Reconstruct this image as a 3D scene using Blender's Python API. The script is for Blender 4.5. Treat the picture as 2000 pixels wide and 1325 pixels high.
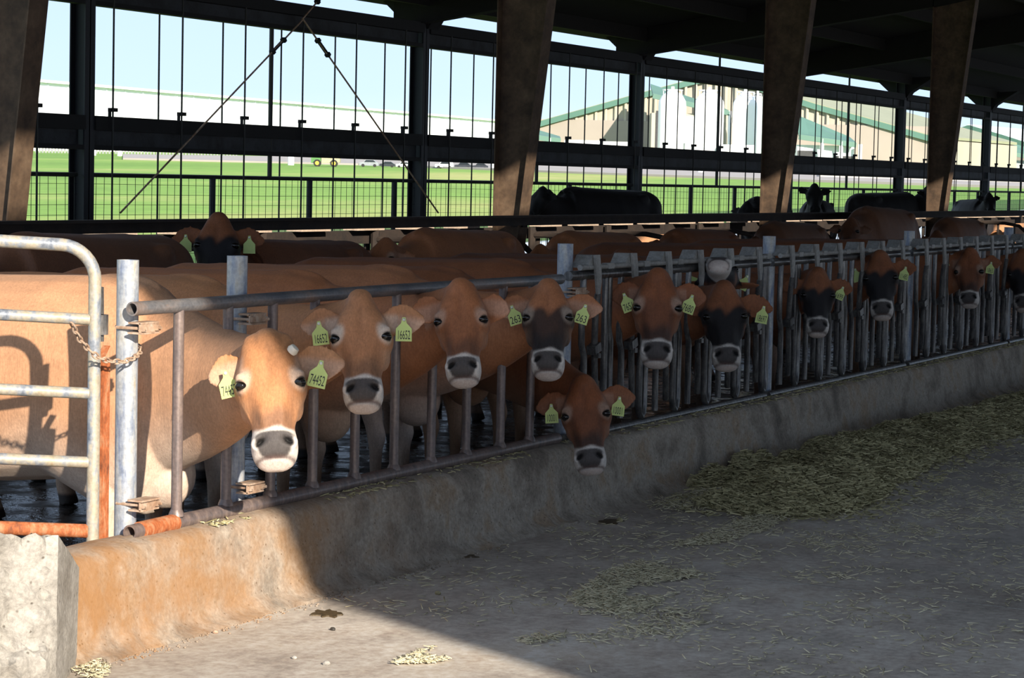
import bpy, bmesh, math, random
import numpy as np
from mathutils import Vector as V, Matrix, noise as mnoise

for o in list(bpy.data.objects): bpy.data.objects.remove(o)
S = bpy.context.scene
COL = S.collection
random.seed(7); rng = np.random.default_rng(7)

# ------------------------------------------------------------------ camera
FPX = 4600.0
HEAD = math.atan(2200/4600.0); PITCH = math.radians(3.89); ROLL = 0.022
CAM = V((5.8, -9.16, 2.0))
FW = V((-math.sin(HEAD)*math.cos(PITCH), math.cos(HEAD)*math.cos(PITCH), -math.sin(PITCH)))
_r = V((math.cos(HEAD), math.sin(HEAD), 0)); _u = _r.cross(FW)
RT = math.cos(ROLL)*_r + math.sin(ROLL)*_u
UP = math.cos(ROLL)*_u - math.sin(ROLL)*_r
cam = bpy.data.objects.new('camera', bpy.data.cameras.new('camera'))
COL.objects.link(cam)
cam.data.sensor_width = 36; cam.data.lens = FPX*36/2000; cam.data.clip_end = 2000; cam.data.clip_start = .1
M = Matrix((RT, UP, -FW)).transposed().to_4x4(); M.translation = CAM
cam.matrix_world = M
S.camera = cam

# ------------------------------------------------------------------ sky, sun, exposure
SUN = V((0.85, -0.73, 0.448)).normalized()
w = bpy.data.worlds.new('sky'); S.world = w; w.use_nodes = True
nt = w.node_tree; nt.nodes.clear()
tc = nt.nodes.new('ShaderNodeTexCoord'); sx = nt.nodes.new('ShaderNodeSeparateXYZ')
rp = nt.nodes.new('ShaderNodeValToRGB'); bg = nt.nodes.new('ShaderNodeBackground'); wo = nt.nodes.new('ShaderNodeOutputWorld')
nt.links.new(tc.outputs['Generated'], sx.inputs[0]); nt.links.new(sx.outputs['Z'], rp.inputs[0])
e = rp.color_ramp.elements
e[0].position = 0.0; e[0].color = (.74, .86, 1.0, 1)
e[1].position = 0.9; e[1].color = (.56, .66, .82, 1)
m_ = e.new(.035); m_.color = (.58, .755, .99, 1)
m_ = e.new(.12); m_.color = (.50, .67, .95, 1)
m_ = e.new(.45); m_.color = (.56, .68, .86, 1)
bg.inputs[1].default_value = 0.65
nt.links.new(rp.outputs[0], bg.inputs[0]); nt.links.new(bg.outputs[0], wo.inputs[0])
sl = bpy.data.lights.new('sun', 'SUN'); sl.energy = 4.5; sl.angle = math.radians(.55); sl.color = (1, .90, .76)
so = bpy.data.objects.new('sun', sl); COL.objects.link(so)
so.rotation_euler = SUN.to_track_quat('Z', 'Y').to_euler(); so.location = (20, -20, 15)
S.view_settings.view_transform = 'Standard'; S.view_settings.look = 'None'
S.view_settings.gamma = 1; S.view_settings.use_curve_mapping = False
S.view_settings.exposure = 1.0

# ------------------------------------------------------------------ helpers
def sight(x, y):
    return (FW + RT*((x-1000)/FPX) + UP*((662.5-y)/FPX)).normalized()
def onX(x, y, X):
    d = sight(x, y); return CAM + d*((X-CAM.x)/d.x)
def onZ(x, y, Z):
    d = sight(x, y); return CAM + d*((Z-CAM.z)/d.z)
def deep(x, y, z):
    d = sight(x, y); return CAM + d*(z/d.dot(FW))
FWH = V((-math.sin(HEAD), math.cos(HEAD), 0))
def gz(P): return .6 + .0145*((P-CAM).dot(FWH) - 15)
def onG(x, y):
    d = sight(x, y); s = .0145
    t = (.6 - 15*s - CAM.z)/(d.z - s*d.dot(FWH)); return CAM + d*t
def gd(x, z):      # ground point under column x of the view at depth z
    P = deep(x, 400, z); P.z = gz(P); return P

class MB:
    def __init__(s): s.v = []; s.f = []; s.mi = []
    def add(s, vs, fs, m=0):
        b = len(s.v); s.v += [tuple(p) for p in vs]; s.f += [tuple(b+i for i in f) for f in fs]; s.mi += [m]*len(fs); return s
    def hexa(s, p, m=0):   # 8 points: bottom 4 ccw, top 4 ccw
        return s.add(p, [(3,2,1,0),(4,5,6,7),(0,1,5,4),(1,2,6,5),(2,3,7,6),(3,0,4,7)], m)
    def box(s, x0, x1, y0, y1, z0, z1, m=0):
        return s.hexa([(x0,y0,z0),(x1,y0,z0),(x1,y1,z0),(x0,y1,z0),(x0,y0,z1),(x1,y0,z1),(x1,y1,z1),(x0,y1,z1)], m)
    def bar(s, a, b, w, h, up=(0,0,1), m=0):     # square bar a->b
        a = V(a); b = V(b); t = (b-a).normalized(); up = V(up)
        sd = t.cross(up)
        if sd.length < 1e-4: sd = t.cross(V((1,0,0)))
        sd.normalize(); u = sd.cross(t)
        p = [a-sd*w/2-u*h/2, a+sd*w/2-u*h/2, b+sd*w/2-u*h/2, b-sd*w/2-u*h/2, a-sd*w/2+u*h/2, a+sd*w/2+u*h/2, b+sd*w/2+u*h/2, b-sd*w/2+u*h/2]
        return s.hexa(p, m)
    def tube(s, path, r, n=12, caps=True, m=0, hollow=0):
        P = [V(p) for p in path]; R = r if isinstance(r, (list, tuple)) else [r]*len(P)
        t0 = (P[1]-P[0]).normalized(); nrm = t0.orthogonal().normalized(); vs = []; fs = []
        for i, p in enumerate(P):
            t = (P[min(i+1, len(P)-1)] - P[max(i-1, 0)]).normalized()
            nrm = (nrm - t*nrm.dot(t)).normalized(); bn = t.cross(nrm)
            for k in range(n):
                a = 2*math.pi*k/n; vs.append(p + (nrm*math.cos(a)+bn*math.sin(a))*R[i])
        for i in range(len(P)-1):
            for k in range(n):
                fs.append((i*n+k, i*n+(k+1)%n, (i+1)*n+(k+1)%n, (i+1)*n+k))
        if hollow:
            b = len(vs); q = hollow
            for k in range(n): vs.append(P[0]+(vs[k]-P[0])*q)
            for k in range(n): vs.append(P[0]+t0*.12+(vs[k]-P[0])*q)
            for k in range(n):
                k2 = (k+1) % n
                fs += [(k2, k, b+k, b+k2), (b+k2, b+k, b+n+k, b+n+k2)]
            fs.append(tuple(b+n+k for k in range(n))[::-1])
            fs.append(tuple((len(P)-1)*n+k for k in range(n)))
        elif caps:
            fs.append(tuple(range(n))[::-1]); fs.append(tuple((len(P)-1)*n+k for k in range(n)))
        return s.add(vs, fs, m)
    def lathe(s, c, prof, n=16, m=0):        # prof list of (r, z)
        vs = []; fs = []; c = V(c)
        for r, z in prof:
            for k in range(n):
                a = 2*math.pi*k/n; vs.append(c+V((r*math.cos(a), r*math.sin(a), z)))
        L = len(prof)
        for i in range(L-1):
            for k in range(n): fs.append((i*n+k, i*n+(k+1)%n, (i+1)*n+(k+1)%n, (i+1)*n+k))
        fs.append(tuple(range(n))[::-1]); fs.append(tuple((L-1)*n+k for k in range(n)))
        return s.add(vs, fs, m)
    def prism(s, poly, d, m=0):              # closed planar polygon (3-D points) pushed along d
        n = len(poly); d = V(d); vs = [V(p) for p in poly] + [V(p)+d for p in poly]
        fs = [tuple(range(n))[::-1], tuple(range(n, 2*n))] + [(i, (i+1)%n, n+(i+1)%n, n+i) for i in range(n)]
        return s.add(vs, fs, m)
    def ball(s, c, r, nu=12, nv=8, m=0):
        c = V(c); r = V(r) if not isinstance(r, (int, float)) else V((r, r, r))
        vs = [c+V((0,0,r.z))]; fs = []
        for i in range(1, nv):
            t = math.pi*i/nv
            for k in range(nu):
                a = 2*math.pi*k/nu; vs.append(c+V((r.x*math.sin(t)*math.cos(a), r.y*math.sin(t)*math.sin(a), r.z*math.cos(t))))
        vs.append(c-V((0,0,r.z))); e = len(vs)-1
        for k in range(nu): fs.append((0, 1+k, 1+(k+1)%nu)); fs.append((e, 1+(nv-2)*nu+(k+1)%nu, 1+(nv-2)*nu+k))
        for i in range(nv-2):
            for k in range(nu): fs.append((1+i*nu+k, 1+(i+1)*nu+k, 1+(i+1)*nu+(k+1)%nu, 1+i*nu+(k+1)%nu))
        return s.add(vs, fs, m)
    def mesh(s, name, mats, sharp=40):
        me = bpy.data.meshes.new(name); me.from_pydata(s.v, [], s.f)
        for m in (mats if isinstance(mats, (list, tuple)) else [mats]): me.materials.append(m)
        me.polygons.foreach_set('material_index', s.mi)
        bm = bmesh.new(); bm.from_mesh(me); bmesh.ops.recalc_face_normals(bm, faces=bm.faces); bm.to_mesh(me); bm.free()
        me.polygons.foreach_set('use_smooth', [True]*len(me.polygons))
        me.set_sharp_from_angle(angle=math.radians(sharp)); me.update()
        return me
    def build(s, name, mats, parent=None, sharp=40):
        return put(name, s.mesh(name, mats, sharp), parent)
def put(name, me, parent=None, loc=None, rot=None):
    o = bpy.data.objects.new(name, me); COL.objects.link(o)
    if parent: o.parent = parent; 
    if parent and parent.type == 'EMPTY' or parent and parent.matrix_basis != Matrix():
        o.matrix_parent_inverse = world(parent).inverted()
    if loc is not None: o.location = loc
    if rot is not None: o.rotation_euler = rot
    return o
def world(o):
    m = o.matrix_basis.copy()
    return (world(o.parent) @ o.matrix_parent_inverse @ m) if o.parent else m
def tag(o, label=None, cat=None, group=None, kind=None):
    if label: o['label'] = label
    if cat: o['category'] = cat
    if group: o['group'] = group
    if kind: o['kind'] = kind
    return o
def thing(name, loc, label, cat, group=None):
    o = bpy.data.objects.new(name, None); COL.objects.link(o); o.location = loc; o.empty_display_size = .1
    return tag(o, label, cat, group)
def struct(name, mb, mats, sharp=40):
    return tag(mb.build(name, mats, None, sharp), kind='structure')

# ------------------------------------------------------------------ materials
def newmat(name):
    m = bpy.data.materials.new(name); m.use_nodes = True; nt = m.node_tree; b = nt.nodes['Principled BSDF']; return m, nt, b
def ramp(nt, src, stops):
    r = nt.nodes.new('ShaderNodeValToRGB'); el = r.color_ramp.elements
    el[0].position, el[0].color = stops[0][0], (*stops[0][1], 1); el[1].position, el[1].color = stops[-1][0], (*stops[-1][1], 1)
    for p, c in stops[1:-1]: q = el.new(p); q.color = (*c, 1)
    nt.links.new(src, r.inputs[0]); return r.outputs[0]
def nz(nt, scale, detail=4, rough=.55, vec=None, sc=None):
    n = nt.nodes.new('ShaderNodeTexNoise'); n.inputs['Scale'].default_value = scale; n.inputs['Detail'].default_value = detail; n.inputs['Roughness'].default_value = rough
    t = nt.nodes.new('ShaderNodeTexCoord')
    mp = nt.nodes.new('ShaderNodeMapping'); nt.links.new(t.outputs['Object'], mp.inputs[0])
    if sc: mp.inputs['Scale'].default_value = sc
    nt.links.new(mp.outputs[0], n.inputs['Vector']); return n.outputs['Fac']
def mix(nt, f, a, b, mode='MIX'):
    n = nt.nodes.new('ShaderNodeMix'); n.data_type = 'RGBA'; n.blend_type = mode
    for i, v in ((0, f), (6, a), (7, b)):
        if hasattr(v, 'is_output'): nt.links.new(v, n.inputs[i])
        else: n.inputs[i].default_value = v if i == 0 else (*v, 1)
    return n.outputs[2]
def bump(nt, b, src, strength, dist=.01):
    n = nt.nodes.new('ShaderNodeBump'); n.inputs['Strength'].default_value = strength; n.inputs['Distance'].default_value = dist
    nt.links.new(src, n.inputs['Height']); nt.links.new(n.outputs[0], b.inputs['Normal'])
def plain(name, col, rough=.6, metal=0, var=.15, scale=8, bmp=0):
    m, nt, b = newmat(name); n = nz(nt, scale)
    c = ramp(nt, n, [(.3, tuple(x*(1-var) for x in col)), (.7, tuple(min(1, x*(1+var)) for x in col))])
    nt.links.new(c, b.inputs['Base Color']); b.inputs['Roughness'].default_value = rough; b.inputs['Metallic'].default_value = metal
    if bmp: bump(nt, b, n, bmp)
    return m
def worn(name, stops, scale=6, sc=None, rough=.5, metal=0, bmp=.15, fine=60):
    m, nt, b = newmat(name); n = nz(nt, scale, 6, .65, sc=sc); c = ramp(nt, n, stops)
    f = nz(nt, fine, 3); c = mix(nt, .35, c, ramp(nt, f, [(.3, (.25, .25, .25)), (.7, (.75, .75, .75))]), 'OVERLAY')
    nt.links.new(c, b.inputs['Base Color']); b.inputs['Roughness'].default_value = rough; b.inputs['Metallic'].default_value = metal
    if bmp: bump(nt, b, f, bmp, .004)
    return m
MT = {}
MT['galv'] = worn('galvanised_pipe', [(.25, (.16, .19, .25)), (.42, (.38, .40, .43)), (.58, (.52, .50, .46)), (.75, (.42, .34, .22))], 5, (3, 3, 1), .42, .25)
MT['gate'] = worn('weathered_gate_pipe', [(.28, (.09, .11, .15)), (.42, (.24, .26, .29)), (.52, (.38, .34, .27)), (.66, (.36, .30, .21)), (.8, (.24, .11, .04))], 4, (4, 4, 2), .5, .15)
MT['post'] = worn('painted_galvanised_post', [(.3, (.13, .17, .28)), (.45, (.28, .31, .36)), (.6, (.42, .42, .41)), (.78, (.38, .29, .15))], 4.5, (6, 6, 1.2), .5, .15)
MT['rail'] = worn('grey_brown_pipe', [(.3, (.10, .11, .13)), (.5, (.20, .19, .19)), (.7, (.30, .22, .18))], 4, (3, 1, 3), .4, .3)
MT['bar'] = worn('brown_dusty_pipe', [(.3, (.10, .085, .085)), (.5, (.17, .13, .12)), (.7, (.25, .19, .16))], 6, (5, 5, .8), .4, .2)
MT['lock'] = worn('worn_steel', [(.3, (.05, .05, .055)), (.5, (.12, .115, .11)), (.7, (.24, .23, .22))], 7, (5, 5, 1), .33, .5)
MT['clamp'] = worn('cast_steel', [(.3, (.19, .18, .165)), (.7, (.32, .31, .29))], 12, None, .6, .1)
MT['rust'] = worn('rusted_steel', [(.3, (.14, .045, .02)), (.48, (.36, .10, .03)), (.62, (.42, .20, .10)), (.8, (.34, .26, .20))], 9, (3, 3, 1), .8, 0, .3)
MT['bracket'] = worn('rusty_bracket', [(.3, (.22, .12, .07)), (.5, (.38, .26, .18)), (.7, (.50, .40, .32))], 14, None, .7)
MT['frame'] = worn('dark_painted_frame_steel', [(.3, (.042, .025, .014)), (.5, (.08, .048, .027)), (.72, (.13, .084, .050))], 5, None, .8, 0, .1, 25)
MT['black'] = plain('black_painted_steel', (.006, .006, .007), .8)
MT['blueweb'] = worn('skylit_blue_grey_steel', [(.35, (.008, .008, .009)), (.6, (.03, .034, .042))], 3, None, .7, 0)  # bluish sky light on the girder webs put into the base colour
MT['navy'] = plain('dark_navy_steel', (.008, .010, .016), .6)
MT['wire'] = plain('dark_wire', (.02, .022, .02), .6)
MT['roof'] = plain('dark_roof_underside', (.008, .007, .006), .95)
MT['brown_steel'] = worn('rust_brown_steel', [(.3, (.012, .009, .008)), (.7, (.035, .022, .015))], 6, None, .85)
MT['sundash'] = worn('pale_sun_dash', [(.3, (.36, .27, .20)), (.7, (.52, .41, .32))], 5, (2, .6, 2), .8)
MT['tag'] = plain('yellow_green_plastic', (.52, .62, .19), .45, 0, .05, 20)
MT['ink'] = plain('black_ink', (.02, .022, .02), .6)
MT['horn'] = plain('pale_horn', (.72, .64, .52), .45, 0, .1, 40)
MT['button'] = plain('pale_button', (.7, .72, .6), .35)
MT['white_wall'] = plain('white_metal_wall', (.86, .88, .95), .6, 0, .02, .2)
MT['silo'] = plain('white_silo_steel', (.86, .87, .90), .35, 0, .02, .4)
MT['tan'] = plain('tan_metal_siding', (.43, .39, .32), .6, 0, .05, .3)
MT['tan_low'] = plain('tan_block_wall', (.36, .31, .27), .7, 0, .05, .3)
MT['green_roof'] = plain('green_metal_roof', (.09, .19, .15), .55, 0, .08, .3)
MT['olive_roof'] = plain('olive_metal_roof', (.30, .31, .20), .6, 0, .06, .3)
MT['asphalt'] = plain('grey_road', (.34, .31, .29), .9, 0, .08, .3)
MT['kerbpale'] = plain('pale_road_edge', (.72, .68, .60), .9)
MT['darkhole'] = plain('dark_opening', (.06, .06, .065), .9)
MT['hoof'] = plain('dark_hoof', (.03, .025, .02), .5)
MT['car_dark'] = plain('dark_car_paint', (.03, .035, .045), .3)
MT['car_white'] = plain('white_car_paint', (.75, .76, .78), .3)
MT['car_silver'] = plain('silver_car_paint', (.35, .37, .40), .3, .4)
MT['tyre'] = plain('tyre_rubber', (.02, .02, .02), .8)
MT['glass'] = plain('dark_glass', (.02, .025, .03), .1)
MT['tractor_green'] = plain('green_vehicle_paint', (.08, .22, .06), .5)
MT['tractor_tan'] = plain('dusty_tan_body', (.42, .38, .24), .8)
MT['yellow'] = plain('yellow_wheel', (.7, .5, .05), .5)
MT['pink'] = plain('pink_livestock_paint', (.75, .12, .28), .7)
def concrete(name, stops, scale, pits, rough=.9, bstr=.5):
    m, nt, b = newmat(name); n1 = nz(nt, scale, 8, .62); c = ramp(nt, n1, stops)
    n2 = nz(nt, 45, 5, .7); c = mix(nt, .55, c, ramp(nt, n2, [(.35, (.3, .3, .3)), (.65, (.7, .7, .7))]), 'OVERLAY')
    vo = nt.nodes.new('ShaderNodeTexVoronoi'); vo.inputs['Scale'].default_value = pits; t = nt.nodes.new('ShaderNodeTexCoord'); nt.links.new(t.outputs['Object'], vo.inputs['Vector'])
    pm = ramp(nt, vo.outputs['Distance'], [(.06, (.28, .25, .22)), (.16, (1, 1, 1))])
    c = mix(nt, .8, c, pm, 'MULTIPLY')
    nt.links.new(c, b.inputs['Base Color']); b.inputs['Roughness'].default_value = rough
    b.inputs['Specular IOR Level'].default_value = .3
    bump(nt, b, n2, bstr, .006); return m
def sunwash(m):  # orange tone of the sunlit stretch painted into the kerb's near end
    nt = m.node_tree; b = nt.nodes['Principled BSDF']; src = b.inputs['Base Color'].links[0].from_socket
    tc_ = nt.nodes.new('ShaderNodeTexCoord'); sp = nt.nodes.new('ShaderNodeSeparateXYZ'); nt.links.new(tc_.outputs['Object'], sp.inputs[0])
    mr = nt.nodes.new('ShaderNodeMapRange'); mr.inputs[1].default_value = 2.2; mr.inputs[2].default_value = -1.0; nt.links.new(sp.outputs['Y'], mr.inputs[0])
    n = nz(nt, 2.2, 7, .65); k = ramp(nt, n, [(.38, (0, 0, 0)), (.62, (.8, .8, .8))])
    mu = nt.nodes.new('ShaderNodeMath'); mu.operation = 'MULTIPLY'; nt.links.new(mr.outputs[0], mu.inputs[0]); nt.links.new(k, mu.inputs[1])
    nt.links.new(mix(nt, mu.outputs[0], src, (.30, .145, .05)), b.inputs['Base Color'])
MT['curb'] = concrete('stained_sun_toned_kerb_concrete', [(.28, (.12, .10, .08)), (.42, (.24, .20, .16)), (.52, (.35, .30, .245)), (.62, (.30, .22, .15)), (.74, (.46, .40, .33))], 2.6, 24); sunwash(MT['curb'])
MT['block'] = concrete('grey_block_concrete', [(.3, (.20, .18, .155)), (.5, (.31, .29, .26)), (.7, (.40, .375, .34))], 4, 20, .95, .9)
# driveway: pale speckled slab with broad darker patches at random
def drive():
    m, nt, b = newmat('driveway_concrete')
    n1 = nz(nt, .9, 8, .62); c = ramp(nt, n1, [(.3, (.45, .40, .345)), (.5, (.57, .515, .45)), (.7, (.67, .61, .54))])
    n3 = nz(nt, 22, 6, .7); c = mix(nt, .5, c, ramp(nt, n3, [(.36, (.22, .22, .22)), (.62, (.62, .62, .62))]), 'OVERLAY')
    n5 = nz(nt, 5, 9, .72, sc=(1, .55, 1)); c = mix(nt, .6, c, ramp(nt, n5, [(.36, (.30, .29, .28)), (.60, (.58, .58, .58))]), 'OVERLAY')
    n4 = nz(nt, .35, 4, .5); st = ramp(nt, n4, [(.44, (1, 1, 1)), (.62, (.72, .70, .68))]); c = mix(nt, .8, c, st, 'MULTIPLY')
    nt.links.new(c, b.inputs['Base Color']); b.inputs['Roughness'].default_value = .75; bump(nt, b, n3, .35, .006)
    return m
MT['drive'] = drive()
def alley():
    m, nt, b = newmat('wet_slurry_floor'); n = nz(nt, 5, 5, .6)
    nt.links.new(ramp(nt, n, [(.35, (.012, .011, .011)), (.7, (.05, .045, .04))]), b.inputs['Base Color'])
    nt.links.new(ramp(nt, n, [(.4, (.08, .08, .08)), (.65, (.6, .6, .6))]), b.inputs['Roughness']); bump(nt, b, n, .8, .03); return m
MT['alley'] = alley()
def grass():
    m, nt, b = newmat('mown_grass'); n = nz(nt, .05, 6, .6, sc=(1, .35, 1)); c = ramp(nt, n, [(.36, (.13, .26, .025)), (.55, (.18, .32, .04)), (.66, (.34, .37, .10)), (.76, (.48, .42, .18))])
    f = nz(nt, 1.6, 4); c = mix(nt, .4, c, ramp(nt, f, [(.3, (.3, .3, .3)), (.7, (.7, .7, .7))]), 'OVERLAY')
    nt.links.new(c, b.inputs['Base Color']); b.inputs['Roughness'].default_value = .95; return m
MT['grass'] = grass()
def fur(name, fine=1.0):
    m, nt, b = newmat(name); a = nt.nodes.new('ShaderNodeVertexColor'); a.layer_name = 'Col'
    n = nz(nt, 70, 5, .75); n2 = nz(nt, 7, 3, .5)
    c = mix(nt, .35, a.outputs['Color'], ramp(nt, n, [(.3, (.28, .28, .28)), (.7, (.72, .72, .72))]), 'OVERLAY')
    c = mix(nt, .35, c, ramp(nt, n2, [(.3, (.36, .36, .36)), (.7, (.62, .62, .62))]), 'OVERLAY')
    nt.links.new(c, b.inputs['Base Color']); b.inputs['Roughness'].default_value = .62
    b.inputs['Specular IOR Level'].default_value = .25; b.inputs['Sheen Weight'].default_value = .05; b.inputs['Sheen Roughness'].default_value = .5
    n4 = nz(nt, 130, 4, .7, sc=(1, 1, .16)); c = mix(nt, .38, c, ramp(nt, n4, [(.3, (.30, .30, .30)), (.7, (.70, .70, .70))]), 'OVERLAY'); nt.links.new(c, b.inputs['Base Color'])
    bump(nt, b, n4, .5*fine, .004); return m
MT['fur'] = fur('short_cattle_coat')
m, nt_, b_ = newmat('wet_dark_eye'); b_.inputs['Base Color'].default_value = (.008, .006, .005, 1); b_.inputs['Roughness'].default_value = .06; MT['eye'] = m
def hay(name, a, c):
    m, nt, b = newmat(name); g = nt.nodes.new('ShaderNodeNewGeometry')
    nt.links.new(ramp(nt, g.outputs['Random Per Island'], [(0, a), (1, c)]), b.inputs['Base Color']); b.inputs['Roughness'].default_value = .8; return m
MT['straw'] = hay('dry_straw', (.40, .35, .22), (.72, .65, .45))
MT['silage'] = hay('olive_silage', (.24, .21, .10), (.68, .60, .34))
MT['feedbed'] = plain('packed_feed', (.34, .29, .16), .95, 0, .4, 30, .3)
# ------------------------------------------------------------------ the setting
def gable(X, z): return .536 - .565*X - .56*z          # unseen front edge of the roof, skewed to set its shadow line
def grid(x0, x1, y0, y1, nx, ny, zf):
    m = MB(); vs = [(x0+(x1-x0)*i/nx, y0+(y1-y0)*j/ny, zf(x0+(x1-x0)*i/nx, y0+(y1-y0)*j/ny)) for j in range(ny+1) for i in range(nx+1)]
    return m.add(vs, [(j*(nx+1)+i, j*(nx+1)+i+1, (j+1)*(nx+1)+i+1, (j+1)*(nx+1)+i) for j in range(ny) for i in range(nx)])
fl = MB().box(.05, 30, -40, 80, -.3, 0)
FLOOR = struct('floor', fl, MT['drive'])
# expansion joint sawn across the slab
a, b = onZ(1365, 1118, .002), onZ(2060, 1197, .002); d = (b-a).normalized(); n = V((-d.y, d.x, 0))*.005; wob = []
jm = MB()
for i in range(24):
    p = a+(b-a)*(i/24); q = a+(b-a)*((i+1)/24); o1 = n*(.6+.6*random.random())
    jm.hexa([p-n-V((0,0,.01)), p+n-V((0,0,.01)), q+n-V((0,0,.01)), q-n-V((0,0,.01)), p-n, p+o1, q+o1, q-n])
jm.build('slab_joint', MT['block'], FLOOR)
struct('floor_cow_alley', MB().box(-9.6, -.02, -12, 80, -.3, .08), MT['alley'])
# field: one tilted plane rising away from the barn
ex = V((FWH.y, -FWH.x, 0))
fm = MB(); gx = [-11, -20, -40, -80, -160, -320, -640]; gy = [-60, -20, 20, 60, 120, 240, 480, 900]
fm.add([(x, y, gz(V((x, y, 0)))) for y in gy for x in gx], [(j*7+i, j*7+i+1, (j+1)*7+i+1, (j+1)*7+i) for j in range(7) for i in range(6)])
struct('ground_field', fm, MT['grass'])
struct('ground_strip', MB().box(-16, -9.7, -12, 82, -.5, .05), MT['grass'])
# kerb
def nv(p, s, k): return (mnoise.noise(V(p)*s)) * k
prof = [(-.14, -.1), (-.14, .40), (-.08, .425), (.0, .43), (.06, .425), (.105, .41), (.125, .385), (.135, .34), (.145, .28), (.155, .21), (.165, .14), (.172, .08), (.19, .045), (.225, .018), (.26, .004), (.28, -.03)]
ys = []; y = -1.46
while y < 40: ys.append(y); y += .035 if y < 4 else (.07 if y < 10 else .25)
km = MB(); vs = []
for y in ys:
    for (x, z) in prof:
        k = .012 if z > .03 else .02
        if z > .1:
            k = .010
        q = nv((x*3, y, z*3), 3.0, k) + nv((x*5, y, z*5), 14, k*.55) + (nv((x, y, z), 40, .004))
        cr = nv((x*2, y, 0), 9, .03) if .0 < z < .06 else 0
        vs.append((x+q+cr, y, z+q*.5+(abs(cr)*.6)))
L = len(prof)
km.add(vs, [(j*L+i, (j+1)*L+i, (j+1)*L+i+1, j*L+i+1) for j in range(len(ys)-1) for i in range(L-1)] + [tuple(range(L)), tuple((len(ys)-1)*L+i for i in range(L))[::-1]])
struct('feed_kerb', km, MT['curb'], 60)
# roof: near slope, plus unseen far slope and ridge gap added to shape the sun
zl = lambda X: 4.33 + .174*(X+9.8)
zr = lambda X: 6.95 - .176*(X-6.35)
def slope(xs, zf, name):
    x0, x1 = xs; t = .12
    p = [(x0, gable(x0, zf(x0)), zf(x0)), (x1, gable(x1, zf(x1)), zf(x1)), (x1, 80, zf(x1)), (x0, 80, zf(x0))]
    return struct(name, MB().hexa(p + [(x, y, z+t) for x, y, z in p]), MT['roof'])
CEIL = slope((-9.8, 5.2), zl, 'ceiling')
ADDED_SLOPE = slope((6.35, 21.4), zr, 'added_far_slope')  # out of view, added to block sun below the ridge gap
pm = MB()
for i in range(8):                                   # purlins under the near slope
    X = -8.9+1.7*i; z = zl(X)-.12
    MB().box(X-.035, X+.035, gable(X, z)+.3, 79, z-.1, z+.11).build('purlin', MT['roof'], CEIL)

# outer long wall -------------------------------------------------
XW = -9.1; BAY = 7.57; PY = [11.36+BAY*k for k in range(-1, 7)]
WALL = struct('wall_left', MB().box(XW-.12, XW+.12, 2, 58, -.2, .85), MT['block'])
def ibeam_post(x, y, z0, z1, dx, dy, t, mats):
    return MB().box(x-t/2, x+t/2, y-dy/2+t, y+dy/2-t, z0, z1).box(x-dx/2, x+dx/2, y-dy/2, y-dy/2+t, z0, z1).box(x-dx/2, x+dx/2, y+dy/2-t, y+dy/2, z0, z1)
for y in PY:
    MB().box(XW-.10, XW+.10, y-.008, y+.008, .85, 4.3).box(XW+.085, XW+.10, y-.09, y+.09, .85, 4.3).box(XW-.10, XW-.085, y-.09, y+.09, .85, 4.3).build('wall_post', MT['navy'], WALL)
    MB().prism([(XW-.15, y, 3.98), (XW+.12, y, 3.98), (XW+.2, y, 4.1), (XW+.75, y, 4.45), (XW-.6, y, 4.38)], (0, .30, 0)).build('knee_plate', MT['black'], WALL)
for i in range(len(PY)-1):
    y0, y1 = PY[i]+.09, PY[i+1]-.09
    def girder(name, z0, z1, lip):
        g = MB().box(XW-.02, XW+.02, y0, y1, z0+lip, z1).build(name, MT['blueweb'], WALL)
        MB().box(XW-.02, XW+.10, y0, y1, z0, z0+lip).build('lower_flange', MT['black'], g)
        MB().box(XW-.02, XW+.12, y0, y1, z1-(z1-z0)*.42, z1).build('upper_flange', MT['black'], g)
    girder('eave_girder', 3.73, 4.06, .05)
    girder('mid_girder', 2.21, 2.57, .05)
    MB().tube([(XW, y0, 1.945), (XW, y1, 1.945)], .024, 8).build('mesh_top_rail', MT['wire'], WALL)
    ym = (PY[i]+PY[i+1])/2
    MB().tube([(XW, ym, 1.95), (XW, ym, 3.75)], .028, 8).build('pipe_mullion', MT['wire'], WALL)
    MB().tube([(XW, ym, 4.05), (XW, ym, 4.3), (XW-.1, ym-.05, 4.42)], .022, 8).build('pipe_mullion', MT['wire'], WALL)
    for k in range(3):
        yp = PY[i] + BAY*(.335 + .29*k) if i % 2 else PY[i] + BAY*(.34+.32*k)
        if yp < y1-.2: MB().tube([(XW, yp, .85), (XW, yp, 1.94)], .038, 8).build('mesh_post', MT['navy'], WALL)
    wm = MB(); yy = y0
    while yy < y1:
        wob = .015*math.sin(yy*5)
        wm.tube([(XW+.01, yy, .9), (XW+.01, yy+wob, 1.94)], .0032, 4, False); yy += .15
    for z in (1.08, 1.19, 1.30, 1.41, 1.52, 1.63, 1.74, 1.85): wm.tube([(XW+.012, y0, z), (XW+.012, (y0+y1)/2, z-.012), (XW+.012, y1, z)], .0032, 4, False)
    tag(wm.build('wire_mesh_panel', MT['wire'], WALL), kind='stuff')
yr0 = onX(220, 120, XW+.14).y
for k in range(-1, 34):
    y = yr0 + 1.31*k
    if y > 57: break
    MB().tube([(XW+.15, y, .9), (XW+.15, y, 3.92)], .011, 6).build('curtain_rod', MT['wire'], WALL)
    MB().tube([(XW-.16, y, .9), (XW-.16, y, 3.76)], .011, 6).build('curtain_rod', MT['wire'], WALL)
    MB().box(XW+.12, XW+.19, y-.05, y+.035, 2.62, 2.66).box(XW+.13, XW+.16, y-.06, y-.04, 2.56, 2.66).build('rod_clip', MT['black'], WALL)
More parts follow.
